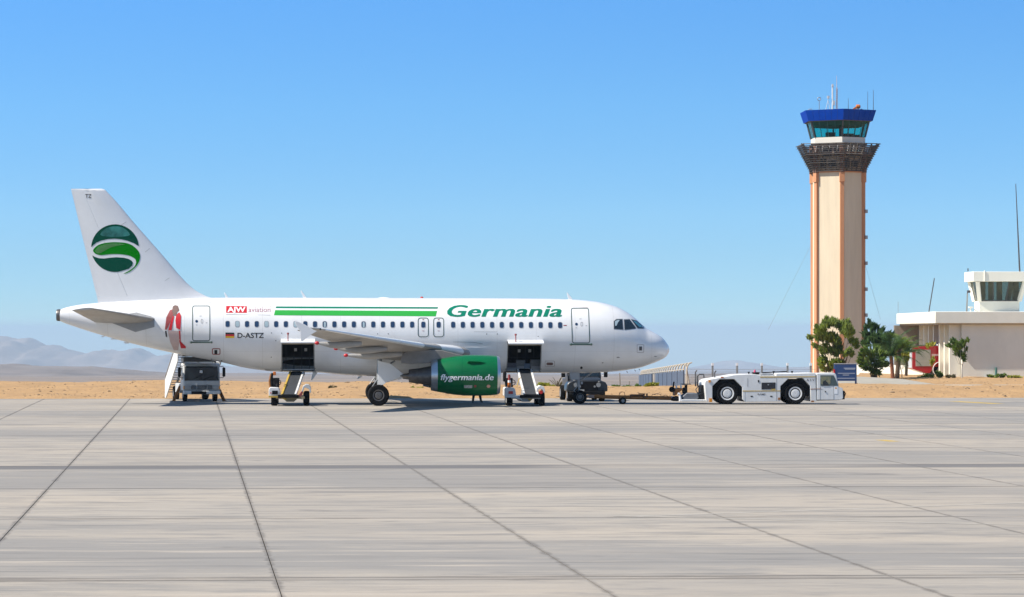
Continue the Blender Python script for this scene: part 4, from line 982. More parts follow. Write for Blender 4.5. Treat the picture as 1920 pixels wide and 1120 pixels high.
for s in (-1, 1):
    q = MB(); q.prism([(.22, 1.25), (.32, 1.92), (1.15, 1.94), (1.15, 1.25)], s * 1.052, s * 1.066, 'x'); q.build('side_window', glass_dark, cab)
    q = MB(); q.tube([(s * 1.04, .12, 1.98), (s * 1.22, .02, 2.0), (s * 1.26, -.02, 1.95)], .018); q.tube([(s * 1.04, .0, 1.36), (s * 1.22, -.02, 1.36), (s * 1.26, -.03, 1.42)], .018); mr = q.build('mirror_arm', black_plastic, t)
    q = MB(); q.box((s * 1.27, -.03, 1.68), (.17, .10, .52)); q.build('mirror', black_plastic, mr, bev=.04)
    lamp('headlight', t, (s * .80, -.035, .80), (.36, .08, .20), lamp_lens)
    lamp('indicator', t, (s * 1.01, -.02, .80), (.08, .10, .18), amber_lens)
q = MB(); q.bb(-1.0, 1.0, -.05, .05, .95, 1.18); q.build('front_panel', vehicle_grey, cab, bev=.02)
q = MB(); q.bb(-.58, .58, -.06, .02, .70, .92); gr = q.build('grille', black_plastic, t)
q = MB()
for k in range(3): q.bb(-.56, .56, -.085, -.06, .73 + .065 * k, .755 + .065 * k)
q.build('grille_bar', grey_metal, gr)
q = MB(); q.bb(-1.06, 1.06, -.14, .1, .42, .62); bp_ = q.build('bumper', vehicle_white, t, bev=.04)
q = MB(); q.bb(-.6, .25, -.155, -.14, .43, .60); q.build('bumper_insert', black_plastic, bp_)
for s in (-.3, .3):
    q = MB(); q.tube([(s, -.15, .62), (s, -.19, .8), (s, -.1, .98)], .025); q.build('grab_bar', grey_metal, t)
q = MB(); q.bb(-.42, .42, .2, 7.2, .52, .74); q.build('chassis', black_plastic, t)
for x in (-.86, .86):
    wheel(t, (x, .85, .40), .40, .24, 'x', .22, grey_metal, black_rubber); wheel(t, (x, 5.6, .40), .40, .34, 'x', .22, grey_metal, black_rubber)
q = MB()
for x in (-.86, .86): q.bb(x - .16, x + .16, 5.1, 6.1, .84, .90)
q.build('mudguard', vehicle_white, t, bev=.02)
q = MB(); q.bb(-1.05, -.75, 2.0, 4.2, .45, 1.0); q.build('side_locker', vehicle_grey, t, bev=.03)
# stairs rising forward over the cab
def sl(y): return .30 + (7.6 - y) / 6.6 * 2.30
for s in (-1, 1):
    q = MB(); q.prism([(7.9, .05), (7.4, .05), (.9, sl(1.0) - .28), (.9, sl(1.0) + .78), (7.7, 1.15)], s * 1.22, s * 1.28, 'x'); sp_ = q.build('stair_side_panel', vehicle_white, t, bev=.01)
    q = MB(); q.tube([(s * 1.25, 7.7, 1.35), (s * 1.25, 1.0, sl(1) + 1.0), (s * 1.25, -.7, sl(1) + .70)], .03); q.tube([(s * 1.25, 7.7, 1.35), (s * 1.25, 7.85, .9), (s * 1.25, 7.7, .5)], .03); q.build('handrail', grey_metal, t)
stp = MB(); stp.bb(-1.2, 1.2, -.15, .15, -.02, .02); s0 = None
for k in range(15):
    y = 7.3 - k * .43; z = sl(y)
    if s0 is None: s0 = stp.build('step', grey_metal, t, loc=(0, y, z))
    else: link('step', s0.data, t, loc=(0, y, z))
q = MB(); q.bb(-1.2, .85, -.9, 1.0, sl(1) - .03, sl(1) + .10); pf = q.build('platform', dark_metal, t, bev=.015)
q = MB(); q.bb(-1.1, .75, -.5, .6, sl(1) - .34, sl(1) - .06); q.build('platform_frame', mat('frame_grey', (.06, .062, .065), .6, var=.3), pf, bev=.02)
q = MB(); q.bar((-.9, .9, sl(1) - .3), (-.9, 5.2, .8), .09, .14); q.bar((.9, .9, sl(1) - .3), (.9, 5.2, .8), .09, .14); q.cyl((0, 3.4, .8), (0, 1.6, sl(1) - .4), .07, n=10); q.build('lift_frame', grey_metal, t)
q = MB(); q.bar((1.05, 1.2, .85), (1.42, 1.0, .02), .12, .16); q.box((1.43, 1.0, .02), (.22, .24, .04)); lg = q.build('stabilizer_leg', orange_rust, t)
q = MB(); q.bar((-1.05, 1.6, .85), (-1.42, 1.6, .02), .12, .16); q.box((-1.43, 1.6, .02), (.22, .24, .04)); q.build('stabilizer_leg', orange_rust, t)

# ------------------------------------------------------------------ belt loaders
def belt_loader(px, Y, label, lean, second, width, top_y, top_z, cx):
    t = thing('belt_loader', label, 'belt loader', ((px - PX) / F * Y, Y, 0), 0, 'belt loaders at the open cargo hatches')
    q = MB(); q.bb(-.75, .80, 0, 3.7, .38, .50); q.prism([(-.35, .38), (-.18, .22), (.22, .22), (.40, .38)], .1, 3.4, 'y'); q.build('chassis', grey_metal if second else mat('chassis_tan', (.30, .25, .15), .6, var=.4, scale=5), t, bev=.015)
    q = MB(); q.prism([(-1.13, .52), (-1.13, .92), (-1.06, 1.0), (-.62, .98), (-.55, .86), (-.50, .56)], -.05, 1.5, 'y'); bd = q.build('driver_body', vehicle_white, t, bev=.03)
    if second:
        q = MB(); q.box((-.80, -.075, .72), (.24, .05, .15)); q.build('tail_light', red_lens, bd, bev=.015)
        q = MB(); q.cyl((.82, -.06, .74), (.82, -.0, .74), .10, n=14); q.build('tail_light', red_lens, t)
        q = MB(); q.cyl((-.87, .05, .95), (-.87, .05, 1.25), .09, .085, n=12); q.build('cone', orange_paint, t)
        q = MB(); q.cyl((-.87, .05, 1.25), (-.87, .05, 1.38), .085, .08, n=12); q.build('cone_band', decal_white, t)
        q = MB(); q.cyl((-.87, .05, 1.38), (-.87, .05, 1.68), .08, .06, n=12); q.build('cone_top', decal_dark_red, t)
    else:
        q = MB(); q.bb(-.95, -.65, -.075, -.05, .62, .82)
        for k in range(3): q.bb(-.93, -.67, -.09, -.075, .65 + .055 * k, .675 + .055 * k)
        q.build('engine_grille', black_plastic, bd)
        q = MB(); q.cyl((-1.02, -.075, .70), (-1.02, -.05, .70), .035, n=10); q.build('tail_light', red_lens, bd)
    q = MB(); q.bar((-1.13, -.06, .50), (-.55, -.06, .50), .05, .09); q.bar((-.55, -.06, .50), (-.2, -.04, .34), .05, .08); q.build('bumper', yellow_paint if not second else vehicle_white, t)
    q = MB(); q.prism([(.62, .78), (.70, 1.06), (.86, 1.16), (1.02, 1.14), (1.12, 1.0), (1.14, .70), (1.06, .70), (1.02, .90), (.80, 1.0), (.70, .76)] if not second else [(.55, .72), (.60, .98), (.78, 1.10), (.98, 1.04), (1.04, .86), (1.04, .70), (.98, .70), (.90, .88), (.72, .90), (.64, .70)], .0, 1.1, 'y'); q.build('mudguard', vehicle_grey if not second else vehicle_white, t, bev=.02)
    q = MB(); q.prism([(.42, .52), (.62, .80), (.72, .76), (.60, .46)], .02, .9, 'y'); q.build('side_cover', decal_dark_red if not second else vehicle_white, t, bev=.02)
    for x, r in ((-.84, .34), (.90, .40 if not second else .36)):
        wheel(t, (x, .55, r), r, .34 if x < 0 else .30, 'x', .19, vehicle_white, black_rubber); wheel(t, (x * .92, 3.1, .34), .34, .26, 'x', .19, vehicle_white, black_rubber)
    q = MB(); q.bb(-1.0, -.58, 1.25, 1.65, .98, 1.08); q.bb(-1.0, -.58, 1.62, 1.72, 1.06, 1.48); q.build('seat', black_plastic, t, bev=.035)
    q = MB(); q.cyl((-.72, .62, .9), (-.70, .85, 1.18), .03, n=8); q.torus((0, 0, 0), .19, .022, 'y', 18, 6)
    for i in range(len(q.v) - 19 * 6, len(q.v)):
        v = Matrix.Rotation(R(-35), 3, 'X') @ Vector(q.v[i]); q.v[i] = tuple(v + Vector((-.68, .9, 1.24)))
    q.bar((-.86, .9, 1.24), (-.5, .9, 1.24), .03, .03); q.build('steering_wheel', black_plastic, t)
    q = MB(); q.bb(-1.0, -.92, 1.05, 1.3, .96, 1.75 if not second else 1.35); q.tube([(-.98, 1.0, .9), (-1.03, 1.0, 1.4), (-.98, 1.0, 1.75)], .035); q.build('control_post', black_plastic, t)
    if not second:
        q = MB(); q.bb(-.92, -.76, 1.05, 1.2, 1.62, 1.82); q.build('beacon_light', orange_paint, t, bev=.03)
        q = MB(); q.tube([(-1.06, 1.1, .95), (-1.10, 1.05, 1.3), (-1.02, 1.05, 1.7)], .06, 8); q.build('hose', orange_rust, t)
    else:
        q = MB(); q.bb(-1.14, -.98, .9, 1.25, 1.28, 1.86); q.build('backrest', black_plastic, t, bev=.06)
        q = MB(); q.tube([(-.45, .4, 1.0), (-.30, .6, 1.45), (-.22, .7, 1.5)], .025); q.build('hand_lever', yellow_paint, t)
    # conveyor
    w = width; y0, z0 = -.25, .58; d = Vector((lean, top_y - y0, top_z - z0)); n_ = 14
    def cp(f, dx, dz): return Vector((cx + f * lean + dx, y0 + (top_y - y0) * f, z0 + (top_z - z0) * f + dz))
    q = MB(); q.loft([[cp(f, -w / 2, .0), cp(f, w / 2, .0), cp(f, w / 2, .03), cp(f, -w / 2, .03)] for f in (0, 1)]); cv = q.build('conveyor_belt', belt_rubber, t)
    for s in (-1, 1):
        q = MB(); q.loft([[cp(f, s * (w / 2 + .03), -.10), cp(f, s * (w / 2 + .13), -.10), cp(f, s * (w / 2 + .13), .085), cp(f, s * (w / 2 + .03), .085)] for f in (0, 1)]); q.build('conveyor_rail', yellow_paint if s < 0 and not second else vehicle_white, t, bev=.01)
    q = MB(); a, b = cp(1, -w / 2 - .16, -.02), cp(1, w / 2 + .16, -.02); q.cyl(a, b, .09, n=12); q.box(cp(1, -.02, .06), (w * .85, .12, .06)); q.build('end_roller', black_rubber, t)
    q = MB(); q.cyl(cp(0, -w / 2 - .1, -.02), cp(0, w / 2 + .1, -.02), .08, n=12); q.bb(cx - w / 2 - .3, cx + w / 2 + .25, -.36, -.1, .44, .60); q.build('lower_bumper', black_rubber, t, bev=.02)
    q = MB(); q.cyl((lean * .5, 1.5, .5), cp(.62, 0, -.08), .06, n=10); q.bar((-.2, .4, .5), cp(.55, -.25, -.08), .06, .08); q.bar((.3, .4, .5), cp(.55, .25, -.08), .06, .08); q.build('lift_arm', grey_metal, t)
    q = MB(); q.add([(.12, -.02, .40), (.34, -.02, .40), (.23, -.02, .22)], [(0, 1, 2)]); q.add([(.12, -.0, .40), (.34, -.0, .40), (.23, -.0, .22)], [(2, 1, 0)])
    if second: q.build('warning_triangle', yellow_paint, t, smooth=0)
    return t
belt_loader(543.5, 154.2, 'belt loader with yellow trim and tilted black conveyor at the rear cargo hatch', .40, False, .56, 3.5, 1.72, -.06)
belt_loader(985.5, 154.2, 'belt loader with two red tail lights and orange cone at the forward cargo hatch', -.08, True, .56, 3.5, 1.86, .27)

# ------------------------------------------------------------------ bonneted truck under the nose
TY = 163.6
t = thing('pickup_truck', 'dark blue-grey bonneted truck facing us under the aircraft nose behind the nose wheel', 'truck', ((1101 - PX) / F * TY, TY, 0), R(1.5))
q = MB(); q.prism([(.05, .55), (.0, .85), (.08, 1.24), (.30, 1.32), (1.35, 1.40), (1.40, .55)], -.78, .78, 'x'); hd = q.build('hood', vehicle_blue, t, bev=.06)
for s in (-1, 1):
    q = MB(); q.prism([(s * .62, .55), (s * .62, 1.18), (s * .80, 1.20), (s * 1.05, 1.10), (s * 1.16, .92), (s * 1.18, .58)], .02, 1.35, 'y'); fd = q.build('fender', vehicle_blue, t, bev=.07)
    q = MB(); q.cyl((s * .64, -.06, .95), (s * .64, .03, .95), .13, n=16); q.build('headlight', lamp_lens, t)
    q = MB(); q.cyl((s * .42, -.05, .86), (s * .42, .03, .86), .06, n=12); q.build('lamp', lamp_lens, t)
    wheel(t, (s * .92, .75, .42), .43, .30, 'x', .23, grey_metal, black_rubber); wheel(t, (s * .92, 4.3, .42), .43, .30, 'x', .23, grey_metal, black_rubber)
    q = MB(); q.tube([(s * .95, 1.45, 1.42), (s * 1.15, 1.35, 1.46)], .02); q.tube([(s * .95, 1.45, 1.62), (s * 1.15, 1.35, 1.62)], .02); ma = q.build('mirror_arm', vehicle_white, t)
    q = MB(); q.box((s * 1.22, 1.33, 1.53), (.22, .14, .34)); q.build('mirror', black_plastic, ma, bev=.05)
q = MB(); q.bb(-.62, .62, -.03, .02, .60, 1.14); gl = q.build('grille', black_plastic, t, bev=.01)
q = MB(); q.bb(-.32, .35, -.10, .06, .42, .58); q.box((-.30, -.11, .64), (.24, .02, .10)); q.build('number_plate', vehicle_grey, t)
q = MB(); q.bb(-1.0, 1.0, -.14, .02, .40, .60); q.build('bumper', black_plastic, t, bev=.03)
q = MB(); q.prism([(1.35, .60), (1.35, 1.40), (1.55, 1.98), (1.75, 2.05), (2.9, 2.05), (3.0, .60)], -.96, .96, 'x'); cb = q.build('cab', vehicle_blue, t, bev=.06)
q = MB(); q.add([(-.86, 1.345, 1.43), (.86, 1.345, 1.43), (.80, 1.535, 1.96), (-.80, 1.535, 1.96)], [(0, 1, 2, 3)]); q.build('windshield', glass_dark, cb, smooth=0)
for s in (-1, 1):
    q = MB(); q.prism([(1.62, 1.42), (1.75, 1.94), (2.7, 1.94), (2.7, 1.42)], s * .962, s * .975, 'x'); q.build('side_window', glass_dark, cb)
q = MB(); q.bb(-.84, .90, 3.05, 5.2, .62, 1.25); q.build('cargo_bed', vehicle_blue, t, bev=.03)
q = MB(); q.bb(-.40, .40, .1, 5.0, .45, .62); q.build('chassis', black_plastic, t)

# ------------------------------------------------------------------ tow bar
def at(px, py, Y): return W(px, py, Y)
TB_Y = 158.2
t = thing('tow_bar', 'rusty orange aircraft tow bar on a small black wheel between nose gear and tractor', 'tow bar', (*at(1167, 700, TB_Y).xy, 0))
o_ = Vector(t.location)
q = MB(); q.tube([at(1105, 743.5, TB_Y + .5) - o_, at(1140, 744.6, TB_Y) - o_, at(1266, 747, TB_Y) - o_], .11, 12); q.build('bar', orange_rust, t)
q = MB(); q.bar(at(1101, 743.5, TB_Y + .6) - o_, at(1116, 743.6, TB_Y + .5) - o_, .5, .16); q.build('nose_wheel_fork', mat('fork_pink', (.45, .30, .24), .6, var=.3), t, bev=.02)
q = MB(); q.tube([at(1183, 741, TB_Y - .1) - o_, at(1206, 741.5, TB_Y - .1) - o_], .045, 8); q.bar(at(1207, 738, TB_Y - .1) - o_, at(1207, 747, TB_Y - .1) - o_, .1, .1); q.bar(at(1213, 738, TB_Y - .1) - o_, at(1213, 745, TB_Y - .1) - o_, .08, .12); q.bar(at(1182, 740, TB_Y - .1) - o_, at(1182, 746, TB_Y - .1) - o_, .07, .07); q.bar(at(1197, 738.6, TB_Y - .1) - o_, at(1210, 739, TB_Y - .1) - o_, .05, .05); q.build('hydraulic_strut', mat('strut_brown', (.13, .055, .025), .6, var=.4), t)
wc = at(1167, 751.5, TB_Y) - o_
wheel(t, (wc.x, -.25, .19), .19, .12, 'y', .09, grey_metal, black_rubber, nuts=5); wheel(t, (wc.x, .25, .19), .19, .12, 'y', .09, grey_metal, black_rubber, nuts=5)
q = MB(); q.cyl((wc.x, -.25, .19), (wc.x, .25, .19), .03, n=8); q.bar((wc.x, 0, .19), (wc.x + .15, 0, .42), .08, .08); q.build('axle', orange_rust, t)
for a, b, hgt in ((1161, 1172, 735), (1222, 1240, 738.5), (1243, 1252, 741)):
    q = MB(); q.tube([at(a, 744, TB_Y) - o_, at(a + .5, hgt + 2, TB_Y) - o_, at((a + b) / 2, hgt, TB_Y) - o_, at(b - 1, hgt + 1, TB_Y) - o_, at(b, 745, TB_Y) - o_], .016, 5); q.build('cable', decal_brown, t)
q = MB(); q.ball(at(1268, 747, TB_Y) - o_, .15, 10, 0, (1.3, 1, .9)); q.build('tow_eye', mat('eye_dark', (.09, .045, .03), .6, var=.3), t)
q = MB(); q.cyl(at(1259, 745, TB_Y - .1) - o_, at(1261, 745, TB_Y - .1) - o_, .07, n=8); q.build('pin', decal_white, t)

# ------------------------------------------------------------------ tow tractor
KY = 157.3
t = thing('tow_tractor', 'low white aircraft tow tractor with big black wheels and cab at its front end', 'tow tractor', ((1450 - PX) / F * KY, KY, 0))
kx = t.location.x
def K(p): v = W(1260 + p[0] / 5.0526, 660 + p[1] / 5.0526, KY); return (v.x - kx, v.z - .0)
out_ = [(325, 472), (318, 400), (310, 300), (318, 275), (350, 262), (480, 240), (600, 218), (700, 213), (790, 212), (840, 226), (985, 226), (985, 207), (1200, 204), (1360, 200), (1368, 468), (1315, 470), (1312, 325), (1240, 248), (1105, 250), (1028, 325), (1028, 470), (690, 474), (668, 450), (668, 335), (590, 258), (450, 260), (383, 325), (383, 472)]
WID = 2.55
q = MB(); q.prism([K(p) for p in out_], 0, WID, 'y'); body = q.build('body', vehicle_white, t, bev=.02, smooth=30)
for a in ((383, 668), (1028, 1312)):
    q = MB(); x0, x1 = K((a[0], 0))[0], K((a[1], 0))[0]; q.bb(x0 + .01, x1 - .01, .42, WID - .42, .45, K((0, 262))[1])
    q.build('wheel_well', black_plastic, body)
for cx in (525, 1170):
    x, z = K((cx, 392))
    for y, sd in ((.24, -1), (WID - .24, 1)): wheel(t, (x, y, .60), .60, .42, 'y', .345, vehicle_white, black_rubber, nuts=10)
# front cab
q = MB(); q.prism([K(p) for p in ((1372, 455), (1372, 202), (1540, 200), (1556, 215), (1578, 330), (1618, 345), (1622, 440), (1600, 455))], .0, 1.35, 'y'); cab = q.build('cab', vehicle_white, t, bev=.025, smooth=30)
q = MB(); q.prism([K(p) for p in ((1405, 322), (1405, 222), (1530, 222), (1545, 250), (1575, 322))], -.012, -.002, 'y'); dw = q.build('side_window', mat('cab_glass', (.05, .08, .085), .1, spec=.8), cab)
q = MB(); q.prism([K(p) for p in ((1412, 300), (1412, 232), (1505, 232), (1500, 300), (1470, 318), (1430, 318))], -.016, -.0125, 'y'); q.build('view_through', mat('view_tan', (.30, .25, .13), .3, col2=(.06, .10, .08), scale=5), cab)
q = MB(); q.prism([K(p) for p in ((1425, 322), (1428, 285), (1452, 268), (1468, 285), (1490, 322))], -.020, -.0165, 'y'); q.build('seat_back', glass_dark, cab)
q = MB(); xa, za = K((1556, 218)); xb, zb = K((1578, 322)); q.add([(xa + .02, .06, za - .04), (xa + .02, 1.29, za - .04), (xb + .015, 1.29, zb), (xb + .015, .06, zb)], [(0, 1, 2, 3)]); q.build('windshield', glass_dark, cab, smooth=0)
thin_ = lambda name, pts, w, m, par: (lambda q: (q.prism([K(p) for p in pts], -.006 - w, -.001, 'y'), q.build(name, m, par))[1])(MB())
thin_('door_seam', [(1402, 325), (1405, 325), (1405, 452), (1402, 452)], .002, seam_grey, cab); thin_('door_seam', [(1530, 325), (1533, 325), (1533, 452), (1530, 452)], .002, seam_grey, cab); thin_('door_handle', [(1448, 372), (1458, 372), (1458, 382), (1448, 382)], .02, black_plastic, cab)
thin_('work_notice', [(1536, 330), (1568, 330), (1568, 398), (1536, 398)], .004, decal_white, cab); thin_('notice_emblem', [(1546, 336), (1558, 336), (1560, 350), (1544, 350)], .007, amber_lens, cab)
q = MB(); x, z = K((1600, 440)); q.bb(x - .15, x + .12, .1, .35, z, z + .12); q.build('front_light', red_lens, t, bev=.02)
q = MB(); x, z = K((1628, 430)); q.bb(x - .08, x + .06, .05, 1.3, z - .12, z + .35); q.tube([(x + .06, .2, z + .3), (x + .13, .2, z + .2), (x + .06, .2, z)], .03); q.build('front_bumper', black_plastic, t, bev=.03)
q = MB(); q.prism([K(p) for p in ((1380, 462), (1600, 457), (1560, 450), (1380, 452))], .05, 1.3, 'y'); q.build('under_tray', black_plastic, t)
# stripes, panels, vents on the flank
thin_('yellow_stripe', [(670, 367), (1028, 366), (1028, 374), (670, 376)], .003, yellow_paint, body); thin_('yellow_stripe', [(836, 234), (1360, 232), (1360, 240), (836, 244)], .003, yellow_paint, body); thin_('yellow_stripe', [(1312, 350), (1400, 348), (1425, 352), (1312, 356)], .003, orange_rust, body)
vp = thin_('radiator_vent', [(848, 292), (980, 290), (980, 356), (848, 357)], .004, hold_dark, body)
thin_('vent_lamp', [(906, 306), (918, 306), (918, 317), (906, 317)], .012, grey_metal, body); thin_('vent_mark', [(940, 352), (980, 350), (980, 362), (940, 362)], .006, yellow_paint, body)
for x in (715, 989): thin_('panel_seam', [(x, 250), (x + 2.5, 250), (x + 2.5, 330 if x < 900 else 468), (x, 330 if x < 900 else 468)], .001, seam_grey, body)
thin_('panel_seam', [(690, 474), (690, 378), (692, 378), (692, 474)], .001, seam_grey, body)
for x, y in ((755, 422), (940, 422)): thin_('lashing_hole', [(x - 12, y), (x - 8, y - 6), (x + 10, y - 6), (x + 13, y), (x + 8, y + 6), (x - 8, y + 6)], .003, decal_black, body)
for x, y in ((820, 278),): thin_('fuel_cap', [(x - 6, y - 10), (x + 6, y - 10), (x + 6, y + 11), (x - 6, y + 11)], .01, black_plastic, body)
def flank_text(s, x0, x1, y0, y1, m, par, bold=.02):
    bm = text_bm(s, x0, x1, y0, y1, bold=bold)
    for v in bm.verts: p = K((v.co.x, v.co.y)); v.co = Vector((p[0], -.009, p[1]))
    me = bpy.data.meshes.new('flank_lettering'); bm.to_mesh(me); bm.free(); me.materials.append(m); return link('flank_lettering', me, par)
flank_text('RAMP', 812, 886, 394, 410, mat('letter_grey', (.10, .10, .12), .5), body); flank_text('A S V', 1274, 1350, 256, 277, mat('letter_grey', (.1, .1, .1)), body)
for p, m in (((346, 268, 366, 290), amber_lens), ((352, 440, 380, 476), amber_lens), ((462, 236, 488, 247), orange_paint), ((1004, 434, 1024, 456), orange_rust), ((1318, 462, 1345, 476), orange_rust)):
    thin_('marker_lamp', [(p[0], p[1]), (p[2], p[1]), (p[2], p[3]), (p[0], p[3])], .03, m, body)
q = MB(); x, z = K((808, 212)); q.lathe([(0, .17), (.10, .22), (.12, .19)], (x, .5, z - .02), 'z', 14); q.build('horn_dome', black_plastic, t); q = MB(); q.lathe([(.10, .07), (.16, .06), (.24, .03)], (x - .06, .5, z), 'z', 10); q.build('beacon_light', mat('lens_rose', (.6, .08, .15), .2), t)
q = MB(); q.add([(K((600, 216))[0], .02, K((600, 216))[1] + .015), (K((1360, 198))[0], .02, K((1360, 198))[1] + .015)], [])if False else None
q.bb(K((860, 0))[0], K((975, 0))[0], .4, 2.2, K((0, 226))[1], K((0, 206))[1]); q.build('engine_cover', grey_metal, t, bev=.03)
q = MB(); q.bar((K((880, 0))[0], .9, K((0, 206))[1] + .03), (K((1120, 0))[0], 1.1, K((0, 196))[1] + .05), .08, .05); q.build('wiper_mount', black_plastic, t)
for x0 in (748, 985, 1160): x, z = K((x0, 206)); q = MB(); q.cyl((x, .8, z - .05), (x, .8, z + .10 if x0 != 748 else z + .05), .03, n=8); q.box((x, .8, z + .10 if x0 != 748 else z + .06), (.10, .1, .06)); q.build('roof_fitting', black_plastic, t)
# rear coupling deck
q = MB(); q.bb(K((95, 0))[0], K((322, 0))[0], .25, 2.3, K((0, 472))[1], K((0, 452))[1]); q.build('coupling_deck', vehicle_white, t, bev=.02)
q = MB(); q.prism([K(p) for p in ((108, 462), (112, 420), (150, 390), (250, 392), (262, 440), (230, 462))], .35, 1.6, 'y'); q.build('winch_cover', mat('cover_slate', (.17, .18, .20), .6, var=.3), t, bev=.04)
q = MB(); q.prism([K(p) for p in ((232, 420), (300, 388), (318, 392), (318, 436), (262, 462))], .45, 2.2, 'y'); q.build('coupling_jaw', black_plastic, t, bev=.02)
q = MB(); q.tube([Vector((K((62, 398))[0], .35, K((62, 398))[1])), Vector((K((78, 402))[0], .35, K((78, 402))[1])), Vector((K((84, 430))[0], .35, K((84, 430))[1])), Vector((K((86, 468))[0], .35, K((86, 468))[1]))], .07, 8); q.build('hose', decal_white, t)
q = MB(); q.prism([K(p) for p in ((5, 440), (30, 425), (60, 430), (66, 470), (20, 468))], .4, 1.4, 'y'); q.build('coupling_hook', black_plastic, t, bev=.02)
q = MB(); x, z = K((10, 358)); q.lathe([(-.06, .12), (-.05, .16), (.05, .16), (.06, .12)], (x, .5, z), 'y', 16); q.bar((x + .05, .5, z), (x + .11, .5, z + .42), .06, .08); q.build('jockey_wheel', black_rubber, t)
q = MB(); q.prism([K(p) for p in ((38, 352), (80, 342), (120, 352), (90, 378), (60, 400), (38, 420))], .5, 1.5, 'y'); q.build('lamp_cluster', orange_rust, t, bev=.03)
for x0, y0, y1 in ((54, 300, 350), (98, 310, 360)): x = K((x0, 0))[0]; q = MB(); q.cyl((x, .6, K((0, y1))[1]), (x, .6, K((0, y0))[1]), .05, n=8); q.build('guard_post', vehicle_white, t)
q = MB(); x = K((152, 0))[0]; q.bar((x, .9, K((0, 390))[1]), (x, .9, K((0, 315))[1]), .14, .14); q.bb(x - .28, x + .25, .7, 1.1, K((0, 312))[1], K((0, 305))[1]); q.build('operator_seat', black_plastic, t)
q = MB(); x = K((130, 0))[0]; q.prism([K(p) for p in ((118, 395), (112, 350), (135, 338), (160, 360), (150, 400))], .6, 1.0, 'y'); q.build('control_box', black_plastic, t, bev=.02)
q = MB(); q.tube([(K((250, 0))[0], 1.2, K((0, 330))[1]), (K((250, 0))[0], 1.2, K((0, 195))[1]), (K((264, 0))[0], 1.2, K((0, 178))[1])], .04, 8); q.build('exhaust_pipe', dark_metal, t)
q = MB(); q.tube([(K((272, 0))[0], 1.3, K((0, 330))[1]), (K((272, 0))[0], 1.3, K((0, 232))[1]), (K((290, 0))[0], 1.3, K((0, 216))[1]), (K((330, 0))[0], 1.3, K((0, 216))[1]), (K((334, 0))[0], 1.3, K((0, 250))[1])], .045, 8); q.build('exhaust_pipe', dark_metal, t)
q = MB(); q.tube([(K((436, 0))[0], 1.3, K((0, 246))[1]), (K((434, 0))[0], 1.3, K((0, 205))[1]), (K((448, 0))[0], 1.3, K((0, 182))[1])], .04, 8); q.build('exhaust_pipe', dark_metal, t)
q = MB(); q.tube([(K((262, 0))[0], .7, K((0, 400))[1]), (K((240, 0))[0], .7, K((0, 360))[1]), (K((262, 0))[0], .7, K((0, 330))[1]), (K((268, 0))[0], .7, K((0, 320))[1])], .025, 6); q.build('brake_hose', dark_metal, t)
q = MB(); q.prism([K(p) for p in ((285, 385), (285, 325), (312, 315), (314, 400))], .5, 1.6, 'y'); q.build('rear_lamp_box', black_plastic, t, bev=.02)

